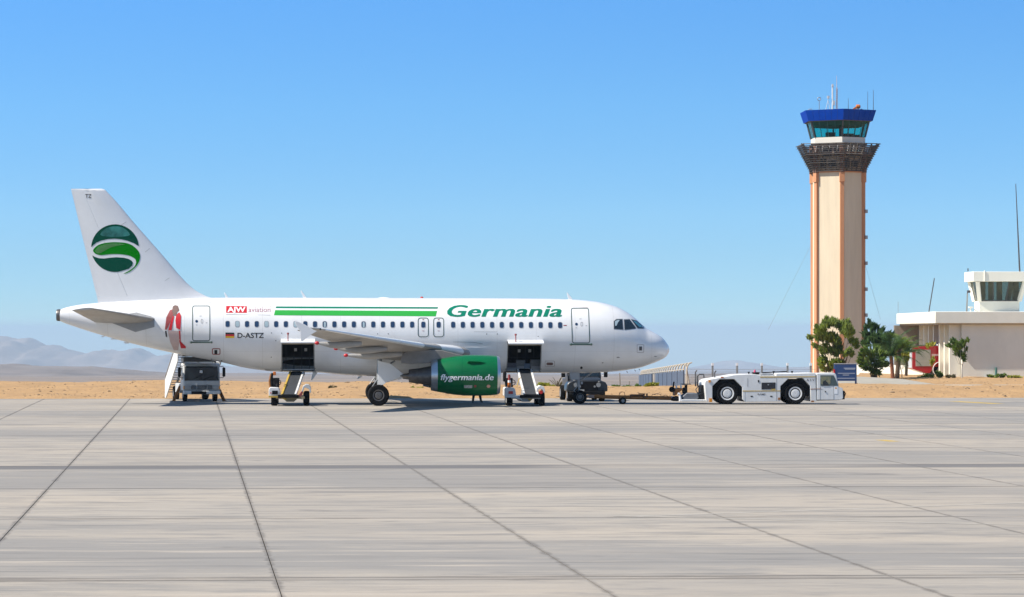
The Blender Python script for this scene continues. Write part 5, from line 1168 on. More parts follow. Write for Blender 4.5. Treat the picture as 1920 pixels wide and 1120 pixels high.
# ------------------------------------------------------------------ ground crew member behind the engine
def person(px, Y, label):
    t = thing('person', label, 'person', ((px - PX) / F * Y, Y, 0), R(12))
    J = {'pel': ((0, 0, .95), .145, .11), 'waist': ((0, .0, 1.12), .14, .10), 'chest': ((0, .01, 1.34), .165, .115), 'neck': ((0, 0, 1.50), .058, .058), 'head0': ((0, -.015, 1.58), .070, .085), 'head1': ((0, -.015, 1.68), .082, .098), 'head2': ((0, 0, 1.755), .055, .065)}
    E = [('pel', 'waist'), ('waist', 'chest'), ('chest', 'neck'), ('neck', 'head0'), ('head0', 'head1'), ('head1', 'head2')]
    for s, n_, dx, dy in ((-1, 'l', -.17, -.02), (1, 'r', .24, .05)):
        J.update({n_ + 'hip': ((s * .095, 0, .88), .092, .095), n_ + 'knee': ((s * .08 + dx * .45, dy - .03, .49), .088, .09), n_ + 'calf': ((s * .07 + dx * .65, dy, .34), .08, .084), n_ + 'ank': ((s * .06 + dx * .9, dy + .02, .09), .066, .07), n_ + 'toe': ((s * .08 + dx, dy - .15, .035), .055, .035),
                  n_ + 'sho': ((s * .20, 0, 1.42), .062, .06), n_ + 'elb': ((s * .27, .02, 1.15), .045, .045), n_ + 'wri': ((s * .25, -.14, .95), .030, .032), n_ + 'palm': ((s * .245, -.20, .90), .034, .020)})
        E += [('pel', n_ + 'hip'), (n_ + 'hip', n_ + 'knee'), (n_ + 'knee', n_ + 'calf'), (n_ + 'calf', n_ + 'ank'), (n_ + 'ank', n_ + 'toe'), ('chest', n_ + 'sho'), (n_ + 'sho', n_ + 'elb'), (n_ + 'elb', n_ + 'wri'), (n_ + 'wri', n_ + 'palm')]
        for k in range(4):
            f = n_ + 'f%d' % k; ln = (.065, .078, .072, .055)[k]; ox = s * .245 + (k - 1.5) * .018
            J[f + 'a'] = ((ox, -.225, .875), .010, .010); J[f + 'b'] = ((ox, -.245, .875 - ln * .6), .009, .009); J[f + 'c'] = ((ox, -.235, .875 - ln), .008, .008)
            E += [(n_ + 'palm', f + 'a'), (f + 'a', f + 'b'), (f + 'b', f + 'c')]
        J[n_ + 'ta'] = ((s * .245 - s * .035, -.205, .885), .011, .011); J[n_ + 'tb'] = ((s * .245 - s * .045, -.235, .855), .009, .009); E += [(n_ + 'palm', n_ + 'ta'), (n_ + 'ta', n_ + 'tb')]
    names = list(J); me = bpy.data.meshes.new('body'); me.from_pydata([J[n_][0] for n_ in names], [(names.index(a), names.index(b)) for a, b in E], [])
    o = link('body', me, t); sk = o.modifiers.new('skin', 'SKIN'); ly = me.skin_vertices[0] if me.skin_vertices else None
    if ly is None:
        bm = bmesh.new(); bm.from_mesh(me); bm.verts.layers.skin.verify(); bm.to_mesh(me); bm.free(); ly = me.skin_vertices[0]
    for i, n_ in enumerate(names): ly.data[i].radius = J[n_][1:]; ly.data[i].use_root = (n_ == 'pel')
    sb = o.modifiers.new('smooth', 'SUBSURF'); sb.levels = sb.render_levels = 1
    dg = bpy.context.evaluated_depsgraph_get(); fin_me = bpy.data.meshes.new_from_object(o.evaluated_get(dg)); o.modifiers.clear(); o.data = fin_me; bpy.data.meshes.remove(me); fin_me.name = 'body'
    mats_ = [mat('skin_tone', (.32, .17, .10), .6), mat('trousers_dark', (.018, .019, .026), .8), mat('shirt_navy', (.03, .05, .11), .8), mat('shoe_black', (.012, .012, .012), .5)]
    fin_me.materials.clear()
    for m in mats_: fin_me.materials.append(m)
    for p in fin_me.polygons:
        c = p.center; p.use_smooth = True
        arm = abs(c.x) > .19 and c.z > .78
        p.material_index = 3 if c.z < .085 else (0 if (arm and c.z < 1.10) or c.z > 1.49 else (1 if c.z < .99 else 2))
    q = MB(); q.ball((0, .012, 1.70), .103, 12, 0, (.86, 1.02, .82)); q.build('hair', mat('hair_black', (.012, .010, .009), .7), t)
    q = MB(); q.ball((0, -.118, 1.645), .018, 8, 0, (.7, .9, 1.4)); q.build('nose', mats_[0], t)
    q = MB()
    for s in (-1, 1): q.ball((s * .032, -.105, 1.675), .011, 8)
    q.build('eyes', decal_black, t)
    q = MB()
    for s in (-1, 1): q.ball((s * .084, -.005, 1.655), .024, 8, 0, (.4, .7, 1.3))
    q.build('ears', mats_[0], t)
    q = MB(); q.ball((0, -.104, 1.602), .02, 8, 0, (1.3, .4, .35)); q.build('mouth', mat('lip', (.25, .09, .08), .6), t)
    return t
person(893.5, 161.3, 'person in dark trousers standing behind the green engine with only the legs showing')
# ------------------------------------------------------------------ control tower
TWY, TS = 450.0, 12.0
twx = (1571 - PX) / TS
t = thing('control_tower', 'tall cream hexagonal control tower with terracotta ribs and blue-rimmed glass cab', 'control tower', (twx, TWY, 0))
def tz(py): return H + (PY - py) / 12.15
ANG = [R(-90 - 1.7 + 60 * k) for k in range(6)]                     # corners seen from above; -90 faces the camera
def hexa(Rr, z, cut=1.0): return [Vector((math.cos(a) * Rr * .955, math.sin(a) * Rr * .955, z)) for a in ANG]
q = MB(); q.loft([hexa(4.42, -6), hexa(4.42, tz(322))]); sh = q.build('shaft', cream_wall, t, smooth=0)
lip = MB(); lip.loft([hexa(4.46, tz(322)), hexa(4.46, tz(319))]); lip.build('shaft_cap', terracotta, t, smooth=0)
for a in ANG:
    c, s = math.cos(a) * .955, math.sin(a) * .955; rot = Matrix.Rotation(a, 3, 'Z')
    q = MB(); q.box((c * 4.42, s * 4.42, (tz(340) - 6) / 2), (.40, .62, tz(340) + 6), rot); q.box((c * 4.48, s * 4.48, (tz(322) + tz(340)) / 2), (.56, .78, tz(322) - tz(340)), rot); q.build('rib', terracotta, t, bev=.03)
q = MB(); a0 = (Vector(hexa(4.42, 0)[0]) + Vector(hexa(4.42, 0)[5])) / 2
for k in range(9): pass
fm_ = MB(); n5 = (hexa(1, 0)[1] + hexa(1, 0)[0]).normalized()
for k in range(7):
    fm_.box((math.cos(ANG[1]) * 4.7, math.sin(ANG[1]) * 4.7, tz(395 + 49 * k)), (.35, .35, .55))
fm_.build('wall_light', grey_metal, t)
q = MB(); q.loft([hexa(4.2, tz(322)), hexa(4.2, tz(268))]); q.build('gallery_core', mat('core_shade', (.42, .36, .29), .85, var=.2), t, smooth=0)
for k in range(6):                                                  # openings in the gallery core
    A, B = hexa(4.22, 0)[k], hexa(4.22, 0)[(k + 1) % 6]; d = (B - A).normalized(); n_ = Vector((d.y, -d.x, 0)); 
    if n_.dot(A) < 0: n_ = -n_
    for f, w_, z0, z1 in ((.25, 1.0, 313, 296), (.62, 1.3, 312, 300), (.4, 1.6, 292, 276), (.8, .9, 290, 274)):
        q = MB(); c = A.lerp(B, f) + n_ * .02; q.bar(c + Vector((0, 0, tz(z0))) - d * 0, c + Vector((0, 0, tz(z1))), w_ if abs(d.x) > .7 else .04, .04 if abs(d.x) > .7 else w_, up=n_); q.build('gallery_opening', hold_dark, t, smooth=0)
q = MB(); q.loft([hexa(6.1, tz(288)), hexa(6.1, tz(285.5))]); q.build('gallery_deck', mat('deck_brown', (.25, .13, .08), .8, var=.25), t, smooth=0)
q = MB(); q.loft([hexa(4.72, tz(268)), hexa(4.72, tz(255.6))]); q.build('cab_wall', cream_pale, t, smooth=0)
q = MB(); q.loft([hexa(5.1, tz(268.5)), hexa(5.1, tz(267))]); q.build('cab_ledge', louvre_brown, t, smooth=0)
# flared sunshade of horizontal louvres round the gallery
zb_, zt_ = tz(319), tz(268.5); Rb, Rt = 4.75, 7.15; NL = 14
lv0 = []
for j in range(NL):
    f = j / (NL - 1); Rr = Rb + (Rt - Rb) * f; z = zb_ + (zt_ - zb_) * f
    hx = hexa(Rr, z)
    for k in range(6):
        A, B = hx[k], hx[(k + 1) % 6]; back = k in (2, 3)
        o_ = (A + B) / 2; q = MB(); out = Vector((o_.x, o_.y, 0)).normalized()
        e = .17 if j % 4 else .26
        A2, B2 = A + (A - B).normalized() * .12, B + (B - A).normalized() * .12
        q.bar(A2 + out * .1, B2 + out * .1, .055, e, up=(out + Vector((0, 0, -.6))).normalized()); q.build('louvre', louvre_brown, t, smooth=0)
for k in range(6):
    A0, A1 = hexa(Rb - .1, zb_)[k], hexa(Rt - .1, zt_)[k]; B0, B1 = hexa(Rb - .1, zb_)[(k + 1) % 6], hexa(Rt - .1, zt_)[(k + 1) % 6]
    for f in (0, .2, .4, .6, .8):
        q = MB(); q.bar(A0.lerp(B0, f), A1.lerp(B1, f), .16, .14); q.build('louvre_strut', louvre_brown if f else dark_metal, t, smooth=0)
    q = MB(); q.bar(A1, B1, .10, .10); q.build('gallery_rail', grey_metal, t, smooth=0)
    q = MB(); c = hexa(4.6, 0)[k]; q.bar(c + Vector((0, 0, tz(322))), c + Vector((0, 0, tz(268))), .7, .45, up=c.normalized()); q.build('gallery_post', mat('post_brown', (.20, .10, .065), .8, var=.25), t)
q = MB()
for k in (0, 1, 5):
    A, B = hexa(5.6, 0)[k], hexa(5.6, 0)[(k + 1) % 6]
    for f in (.15, .35, .55, .8): c = A.lerp(B, f); q.bar(c + Vector((0, 0, tz(284))), c + Vector((.2, 0, tz(271))), .10, .10)
    q.bar(A + Vector((0, 0, tz(276))), B + Vector((0, 0, tz(276))), .06, .06)
q.build('gallery_equipment', vehicle_white, t)
# glass cab
def tinted_glass(name, col, rough=.03, gl=.18):
    m = bpy.data.materials.new(name); m.use_nodes = True; n, l = nodes_of(m); n.clear()
    o = n.new('ShaderNodeOutputMaterial'); tr = n.new('ShaderNodeBsdfTransparent'); gs = n.new('ShaderNodeBsdfGlossy'); mx = n.new('ShaderNodeMixShader'); fr = n.new('ShaderNodeLayerWeight'); pw = n.new('ShaderNodeMath'); pw.operation = 'POWER'; pw.inputs[1].default_value = 3.5; ad = n.new('ShaderNodeMath'); ad.operation = 'MULTIPLY_ADD'; ad.inputs[1].default_value = .6; ad.inputs[2].default_value = .02
    tr.inputs[0].default_value = (*col, 1); gs.inputs['Roughness'].default_value = rough; l.new(fr.outputs['Facing'], pw.inputs[0]); l.new(pw.outputs[0], ad.inputs[0])
    l.new(ad.outputs[0], mx.inputs[0]); l.new(tr.outputs[0], mx.inputs[1]); l.new(gs.outputs[0], mx.inputs[2]); l.new(mx.outputs[0], o.inputs[0]); return m
glass_teal = tinted_glass('glass_teal', (.04, .74, .68)); glass_smoke = tinted_glass('glass_smoke', (.40, .44, .40))
g0, g1 = tz(255.2), tz(224.8); gb, gt_ = hexa(4.70, g0), hexa(5.40, g1)
for k in range(6):
    for j in range(4):
        a, b = j / 4 + .008, (j + 1) / 4 - .008
        q = MB(); P_ = [gb[k].lerp(gb[(k + 1) % 6], a), gb[k].lerp(gb[(k + 1) % 6], b), gt_[k].lerp(gt_[(k + 1) % 6], b), gt_[k].lerp(gt_[(k + 1) % 6], a)]; q.add(P_, [(0, 1, 2, 3)])
        q.build('pane', glass_teal, t, smooth=0)
        if j: q = MB(); q.bar(gb[k].lerp(gb[(k + 1) % 6], j / 4), gt_[k].lerp(gt_[(k + 1) % 6], j / 4), .07, .07); q.build('mullion', mat('mullion_teal', (.01, .09, .10), .4), t, smooth=0)
    q = MB(); q.bar(gb[k], gt_[k], .20, .20); q.build('corner_post', mat('post_dark', (.05, .055, .06), .5), t, smooth=0)
q = MB(); q.loft([hexa(4.3, g1 - .75), hexa(4.9, g1 + .05)]); q.build('cab_ceiling', mat('ceiling_dark', (.10, .09, .08), .8), t, smooth=0)
q = MB(); q.loft([hexa(4.5, g0 - .1), hexa(4.5, g0 + .05)]); q.build('cab_floor', mat('floor_dark', (.08, .08, .08), .8), t, smooth=0)
for f, k, h_ in ((.5, 5, .75), (.4, 0, .55), (.75, 0, .4)):
    c = hexa(3.7, g0)[k].lerp(hexa(3.7, g0)[(k + 1) % 6], f); q = MB(); q.box(c + Vector((0, 0, h_ / 2)), (1.5, .6, h_)); q.build('console', hold_dark, t, bev=.05)
q = MB(); q.cyl((.6, .4, g0), (.6, .4, g1), .35, n=12); q.build('cab_column', hold_dark, t)
f0, f1 = hexa(6.0, tz(224.6)), hexa(6.6, tz(204.6))
for k in range(6):
    for j in range(6):
        a, b = j / 6 + .004, (j + 1) / 6 - .004
        q = MB(); P_ = [f0[k].lerp(f0[(k + 1) % 6], a), f0[k].lerp(f0[(k + 1) % 6], b), f1[k].lerp(f1[(k + 1) % 6], b), f1[k].lerp(f1[(k + 1) % 6], a)]
        q.add(P_ + [v * .99 + Vector((0, 0, v.z * .01)) for v in P_], [(0, 1, 2, 3), (7, 6, 5, 4), (0, 4, 5, 1), (1, 5, 6, 2), (2, 6, 7, 3), (3, 7, 4, 0)]); q.build('fascia_panel', fascia_blue, t, smooth=0)
q = MB(); q.loft([hexa(5.94, tz(224.5)), hexa(6.52, tz(205.2))]); q.build('roof', mat('roof_navy', (.004, .02, .10), .6), t, smooth=0)
q = MB(); q.loft([hexa(5.75, tz(225.6)), hexa(5.75, tz(224.4))]); q.build('soffit', mat('soffit_brown', (.14, .11, .09), .8), t, smooth=0)
def T(px, py, dy=0): return Vector(((px - 1571) / TS, dy, tz(py)))
q = MB(); q.cyl(T(1561, 205), T(1561, 157), .13, .11, n=8); q.box(T(1561, 156), (.36, .3, .14)); q.box(T(1561, 153.5), (.2, .2, .25)); q.box(T(1563, 188), (.35, .3, .75)); q.build('white_mast', vehicle_white, t)
q = MB()
for dx, dy in ((-.14, -.1), (.14, -.1), (0, .16)): q.cyl(T(1569, 205) + Vector((dx, dy, 0)), T(1569, 160) + Vector((dx * .5, dy * .5, 0)), .035, n=6)
for k in range(11): z = tz(204 - 4 * k); q.bar((T(1569, 0).x - .14, -.1, z), (T(1569, 0).x + .14, -.1, z + .3), .035, .035); q.bar((T(1569, 0).x + .14, -.1, z), (T(1569, 0).x, .16, z + .3), .035, .035)
q.cyl(T(1569, 162), T(1568.6, 136.5), .05, .025, n=6); q.build('lattice_mast', mat('mast_rose', (.5, .42, .42), .6), t)
for px, py, r in ((1590.5, 179, .05), (1627, 166, .045), (1637.5, 163.5, .055)):
    q = MB(); q.cyl(T(px, 205), T(px, py), r, r * .5, n=6); q.build('whip_aerial', dark_metal, t)
q = MB(); q.cyl(T(1536, 205), T(1536, 184), .05, n=6); q.torus(T(1536, 180.5), .26, .06, 'y', 12, 5); q.build('loop_aerial', grey_metal, t)
q = MB(); q.cyl(T(1548, 203), T(1553, 180), .04, n=6); q.cyl(T(1553, 180), T(1553, 176), .05, n=6); q.box(T(1553, 177), (.34, .3, .4)); q.cyl(T(1557, 203), T(1553, 184), .04, n=6); q.build('camera_mast', vehicle_white, t)
q = MB(); q.tube([T(1514, 203), T(1518, 199.5), T(1523, 200)], .06, 6); q.build('roof_pipe', grey_metal, t)
q = MB(); q.cyl(T(1608, 205), T(1608, 199), .2, n=8); q.build('signal_base', vehicle_white, t)
q = MB(); q.lathe([(-.35, .15), (-.3, .32), (.15, .35), (.35, .2)], T(1609, 195), 'x', 14); q.bar(T(1600, 200), T(1606, 196), .25, .3); q.build('signal_lamp', orange_paint, t, bev=.03)
q = MB(); q.tube([T(1612, 201), T(1615, 199.5), T(1619, 202)], .06, 6); q.build('roof_pipe', dark_metal, t)
for px in (1504, 1500, 1630, 1640):
    q = MB(); q.cyl(T(px, 268.5, -1.5), T(px, 265.5, -1.5), .09, n=6); q.build('rail_post', dark_metal, t)
wires = []
for (a, b, lab) in (((1519, 463), (1470, 560), 'thin guy wire slanting down to the left of the tower shaft'), ((1622, 495), (1640, 560), 'thin guy wire slanting down to the right of the tower shaft')):
    q = MB(); q.cyl(W(*a, TWY), W(a[0] + (b[0] - a[0]) * 1.6, a[1] + (b[1] - a[1]) * 1.6, TWY + 2), .016, n=5); o = q.build('guy_wire', mat('wire_grey', (.25, .25, .25), .5), None); tag(o, lab, 'wire', 'guy wires')

# ------------------------------------------------------------------ station building at the right
BY = 248.0
t = thing('station_building', 'low cream airport building with deep flat roof and row of wall fins', 'building', (0, 0, 0))
def rz(py, Y): return H + (PY - py) / F * Y
xr, yN, yF = (1753.7 - PX) / F * BY, BY, 279.0
zR0, zR1 = rz(606.5, BY), rz(584.5, BY); xF = (1681 - PX) / F * yF
q = MB(); q.prism([(xr, yN), (xr + 42, yN), (xr + 42, yF), (xF, yF)], zR0, zR1, 'z'); q.build('roof_slab', wall_white, t, bev=.03)
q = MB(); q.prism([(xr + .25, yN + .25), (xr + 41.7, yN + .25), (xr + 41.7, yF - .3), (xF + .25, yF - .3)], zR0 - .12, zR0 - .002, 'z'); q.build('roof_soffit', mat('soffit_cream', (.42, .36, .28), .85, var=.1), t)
wx = (1803.7 - PX) / F * (BY + .7)
q = MB(); q.bb(wx, wx + 40, BY + .7, BY + 1.0, -.6, zR0 - .12); q.build('front_wall', wall_white, t)
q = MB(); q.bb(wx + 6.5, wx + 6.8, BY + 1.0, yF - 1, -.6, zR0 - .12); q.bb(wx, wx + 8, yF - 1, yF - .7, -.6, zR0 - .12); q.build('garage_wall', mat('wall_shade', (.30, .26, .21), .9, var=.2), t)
q = MB(); q.bb(wx - .2, wx + 6.6, BY + 2, yF - 1, -.35, -.02); q.build('garage_floor', concrete_wall, t)
fx = lambda Y: wx + (Y - BY - .7) * (xF + 3.0 - wx) / (yF - 1 - BY - .7)
for k, Y in enumerate((BY + 1.3, BY + 5.7, BY + 10.1, BY + 15.5, BY + 20.2, BY + 25, BY + 29.5, BY + 33)):
    q = MB(); x = fx(Y); q.bb(x - 1.05, x + .1, Y - .17, Y + .17, -.6, zR0 - .12); q.build('wall_fin', wall_white, t, bev=.015)
    if k in (0, 1, 4, 5, 6): Y2 = (BY + 5.7, BY + 10.1, 0, 0, BY + 25, BY + 29.5, BY + 33)[k]; q = MB(); x = fx(Y); q.bb(x - .15, x + .02, Y + .2, Y2 - .2, 1.2, zR0 - .13); q.build('infill_wall', wall_white, t)
q = MB(); q.cyl((wx + 8.2, BY + .6, .9), (wx + 8.2, BY + .7, .9), .12, n=8); q.build('wall_lamp', dark_metal, t)
q = MB(); q.cyl((wx + 2.9, BY + .5, 0), (wx + 2.9, BY + .5, .85), .1, n=8); q.build('standpipe', mat('pipe_teal', (.05, .14, .12), .5), t)
q = MB(); q.bb(wx - 2, wx + 40, BY - .3, BY + .7, -.3, .04); q.build('plinth', concrete_wall, t)
# old control cab on its roof
c0 = 257.0; cs = F / c0
cx0, cx1 = (1825 - PX) / cs, (1932 - PX) / cs; cm = (cx0 + cx1) / 2
z_b, z_w0, z_w1, z_f0, z_f1 = rz(584, c0), rz(564.5, c0), rz(564, c0), rz(528, c0), rz(509.5, c0)
dep = 3.6
def rect(x0, x1, y0, y1, z): return [Vector((x0, y0, z)), Vector((x1, y0, z)), Vector((x1, y1, z)), Vector((x0, y1, z))]
bx0, bx1 = (1841 - PX) / cs, (1916 - PX) / cs
q = MB(); q.loft([rect(bx0, bx1, c0 + .9, c0 + dep - .6, z_b - .3), rect(bx0, bx1, c0 + .9, c0 + dep - .6, z_w0)]); q.build('cab_base', wall_white, t, smooth=0)
q = MB(); q.loft([rect(cx0, cx1, c0, c0 + dep, z_f0), rect(cx0, cx1, c0, c0 + dep, z_f1)]); q.build('cab_fascia', wall_white, t, bev=.03)
lo, hi = rect(bx0 + .02, bx1 - .02, c0 + .95, c0 + dep - .65, z_w0), rect(cx0 + .45, cx1 - .45, c0 + .25, c0 + dep - .25, z_f0 + .02)
for k in range(4):
    for j in range(3):
        if k != 0 and j: continue
        n_ = 3 if k == 0 else 1; a, b = j / n_ + .012, (j + 1) / n_ - .012
        q = MB(); q.add([lo[k].lerp(lo[(k + 1) % 4], a), lo[k].lerp(lo[(k + 1) % 4], b), hi[k].lerp(hi[(k + 1) % 4], b), hi[k].lerp(hi[(k + 1) % 4], a)], [(0, 1, 2, 3)]); q.build('pane', glass_smoke, t, smooth=0)
        if j: q = MB(); q.bar(lo[k].lerp(lo[(k + 1) % 4], j / 3), hi[k].lerp(hi[(k + 1) % 4], j / 3), .07, .08); q.build('mullion', mat('mullion_dark', (.05, .05, .05), .5), t)
    q = MB(); q.bar(lo[k], hi[k], .34, .30); q.build('corner_post', wall_white, t)
q = MB(); q.bar(lo[0] + Vector((0, -.04, .03)), lo[1] + Vector((0, -.04, .03)), .08, .09); q.build('window_sill', mat('mullion_dark', (.05, .05, .05)), t)
q = MB(); q.loft([rect(bx0 + .1, bx1 - .1, c0 + 1.1, c0 + dep - .8, z_w0), rect(bx0 + .1, bx1 - .1, c0 + 1.1, c0 + dep - .8, z_w0 + .05)]); q.build('cab_floor', concrete_wall, t)
for k in range(5):
    x = cx0 + 1.2 + k * .75; q = MB(); rg_ = []
    q.bar((x, c0 + 1.6, z_w0 + .1), (x + (.35 if k == 3 else 0), c0 + 1.6, z_f0), .5, .03, up=(0, 1, 0)); q.build('curtain', mat('curtain_cream', (.45, .42, .34), .8, var=.25), t)
q = MB(); q.cyl((cx0 + 1.0, c0 - .03, z_f0), (cx0 + 1.0, c0 - .03, z_f1 + .1), .05, n=8); q.build('downpipe', wall_white, t)
q = MB(); q.cyl(W(1912, 511, c0 + 1), W(1904.5, 345, c0 + 1), .075, .03, n=6); q.build('whip_aerial', dark_metal, t)
q = MB(); q.cyl(W(1741.5, 586, 260), W(1752, 522, 260), .05, .045, n=6); q.build('whip_aerial', dark_metal, t)
q = MB(); q.cyl(W(1684, 588, 276), W(1684, 566, 276), .02, n=5); q.build('whip_aerial', grey_metal, t)
q = MB(); q.cyl(W(1812.5, 585, 268), W(1814, 549, 254), .07, .05, n=8); q.box(W(1816.5, 547, 254), (.26, .3, .22)); q.build('flood_lamp', dark_metal, t)
q = MB(); q.cyl(W(1820, 585, 254), W(1820, 577, 254), .06, n=8); q.box(W(1820, 576.5, 254), (.34, .3, .14)); q.build('roof_vent', wall_white, t)
q = MB(); q.cyl(W(1815, 509, 258), W(1815, 503.5, 258), .05, n=6); q.build('obstruction_lamp', dark_metal, t)

# fire engine in the side bay
FY = 258.9
def Fp(px, py): v = W(px, py, FY); return (v.x, v.z)
x0, zt0 = Fp(1711, 650); x1 = x0 + 6.6
t = thing('fire_engine', 'red fire engine with grey roller shutter parked in the side bay of the low building', 'fire engine', (x0, FY, 0))
z = lambda py: rz(py, FY)
q = MB(); q.prism([(0, z(692)), (.0, z(650)), (6.4, z(650)), (6.6, z(672)), (6.6, z(700)), (3.4, z(700)), (3.0, z(688)), (2.0, z(688)), (1.55, z(700)), (1.2, z(700))], 0, 2.4, 'y'); bd = q.build('body', fire_red, t, bev=.03)
q = MB(); q.bb(.28, 1.62, -.03, -.005, z(687), z(656)); rs = q.build('roller_shutter', shutter_grey, bd)
q = MB()
for k in range(11): zz = z(687) + .06 + k * .135; q.bb(.3, 1.6, -.042, -.03, zz, zz + .02)
q.build('shutter_rib', mat('rib_grey', (.30, .31, .28), .6), bd)
q = MB(); q.bb(1.72, 3.6, -.012, -.004, z(667.5), z(664)); q.build('side_stripe', mat('stripe_rose', (.62, .42, .42), .5), bd)
q = MB(); q.torus((2.5, -.02, .55), .66, .035, 'y', 24, 6); q.build('wheel_arch', decal_white, bd)
wheel(t, (2.5, .2, .48), .5, .32, 'y', .26, vehicle_grey, black_rubber); wheel(t, (5.3, .2, .48), .5, .32, 'y', .26, vehicle_grey, black_rubber); wheel(t, (2.5, 2.2, .48), .5, .32, 'y', .26, vehicle_grey, black_rubber); wheel(t, (5.3, 2.2, .48), .5, .32, 'y', .26, vehicle_grey, black_rubber)
q = MB(); q.bb(.1, 6.3, .2, 2.2, z(650), z(648)); q.cyl((2.6, 1.2, z(648)), (2.6, 1.2, z(643)), .3, .2, n=10); q.build('roof_monitor', dark_metal, t)
q = MB(); q.bb(-.06, .0, .1, 2.3, z(690), z(651)); q.build('rear_panel', vehicle_grey, t)

# white yard wall and shed behind the trees
t = thing('yard_wall', 'low white yard wall behind the palms beside the fire engine', 'wall', W(1722, PY, 262) - Vector((0, 0, H)), R(-48))
q = MB(); q.bb(-7.2, .5, 0, .3, -.4, rz(684, 268)); q.bb(.5, 1.6, .1, .4, -.4, rz(678, 262)); q.build('wall_panel', wall_white, t, bev=.02)
q = MB(); q.bb(-1.0, .2, -.1, -.0, .0, rz(680, 273)); q.build('blue_drape', mat('drape_blue', (.03, .05, .12), .7), t) if False else None
t = thing('water_tank_shed', 'small white flat-topped shed top beyond the fire engine', 'shed', W(1731, PY, 288) - Vector((0, 0, H)), R(-48))
q = MB(); q.bb(-.65, 1.6, 0, 3, -.3, rz(633, 288)); q.build('shed_wall', wall_white, t, bev=.02); q = MB(); q.bb(-.75, 1.7, -.1, 3.1, rz(633, 288), rz(631.6, 288)); q.build('shed_roof', wall_white, t)
t = thing('storage_cabinet', 'dark blue cabinet standing left of the fire engine', 'cabinet', W(1703, PY, 288) - Vector((0, 0, H)))
q = MB(); q.bb(-.65, .1, 0, .7, -.1, rz(684, 271)); q.build('cabinet_body', mat('cabinet_navy', (.03, .045, .10), .6, var=.3), t, bev=.03); q = MB(); q.bb(.12, .62, 0, .7, -.1, rz(679, 271)); q.build('cabinet_door', vehicle_grey, t, bev=.02)

# ------------------------------------------------------------------ blue notice board
NY = 196.0
t = thing('notice_board', 'blue roadside notice board with pale lines between the tractor and the tower trees', 'sign', W(1586, PY, NY) - Vector((0, 0, H)))
ox = t.location.x
def Nb(px, py): v = W(px, py, NY); return v.x - ox, v.z
for px in (1565.5, 1605): x, _ = Nb(px, 0); q = MB(); q.bb(x - .055, x + .055, .03, .13, ground_z(x + ox, NY) - .2, Nb(0, 681.5)[1]); q.build('post', sign_blue, t)
q = MB(); x0, z1 = Nb(1565, 683); x1, z0 = Nb(1606, 714.5); q.bb(x0, x1, -.02, .03, z0, z1); bd = q.build('board', sign_blue, t, bev=.01)
for y0, a, b in ((690.6, 1582, 1604), (692.4, 1584, 1603), (700.3, 1571, 1603), (703.5, 1580, 1592), (709.6, 1570, 1603)):
    q = MB(); xa, za = Nb(a, y0); xb, _ = Nb(b, y0); q.bb(xa, xb, -.028, -.021, za - .03, za + .03); q.build('board_line', sign_pale, bd)
q = MB(); x, z = Nb(1564, 697); q.bb(x - .07, x + .05, -.04, .0, z - .2, z + .16); q.build('red_reflector', decal_red, t)
q = MB(); x0, z = Nb(1564, 683); q.bb(x0, Nb(1607, 0)[0], -.03, .06, z, z + .05); q.build('top_rail', vehicle_grey, t)

# ------------------------------------------------------------------ concrete kerb and ramp in front of the trees
k_ = MB(); X0, X1 = (1585 - PX) / F * 196, 75
k_.prism([(195.2, -.3), (195.2, .34), (195.8, .36), (195.8, -.3)], X0 - 1, X1, 'x'); o = structure(k_.build('kerb', concrete_wall, None, bev=.03)); o['label'] = 'grey concrete kerb along the top of the sand bank'
k_ = MB(); k_.prism([(197, .30), (210, .50), (226, .42), (226, -.3), (197, -.3)], X0 + .3, X0 + 6.8, 'x'); o = structure(k_.build('concrete_ramp', mat('ramp_grey', (.36, .33, .27), .9, var=.25, scale=1.0), None, bev=.05)); o['label'] = 'grey concrete ramp behind the notice board'

# ------------------------------------------------------------------ fences
t = thing('blast_fence', 'blue panelled blast fence with curved cream ribs beyond the tow bar', 'fence', (0, 0, 0))
pn, pf = Vector(((1284 - PX) / F * 242, 242)), Vector(((1199 - PX) / F * 425, 425))
def bfp(f): p = pn.lerp(pf, f); return p.x, p.y
def bfz(py_n, py_f, f): a = rz(py_n, 242); b = rz(py_f, 425); return a + (b - a) * f
NP = 12; gap = (.50, .58)
dvec = (pf - pn).normalized(); nrm = Vector((-dvec.y, dvec.x)); nrm = -nrm if nrm.x > 0 else nrm
for k in range(NP):
    f0_, f1_ = k / NP + .004, (k + 1) / NP - .004
    if f0_ > .49 and f1_ < .60: continue
    q = MB(); (xa, ya), (xb, yb) = bfp(f0_), bfp(f1_)
    za, zb2 = bfz(696, 703.5, f0_), bfz(696, 703.5, f1_); g_ = -3.6 - 1.0 * f0_ - 2 * f0_
    P_ = [(xa, ya, g_), (xb, yb, g_ - .5), (xb, yb, zb2), (xa, ya, za)]
    q.add(P_ + [(x + nrm.x * .12, y + nrm.y * .12, z) for x, y, z in P_], [(0, 1, 2, 3), (7, 6, 5, 4), (0, 4, 5, 1), (1, 5, 6, 2), (2, 6, 7, 3), (3, 7, 4, 0)])
    q.build('fence_panel', fence_blue, t, smooth=0)
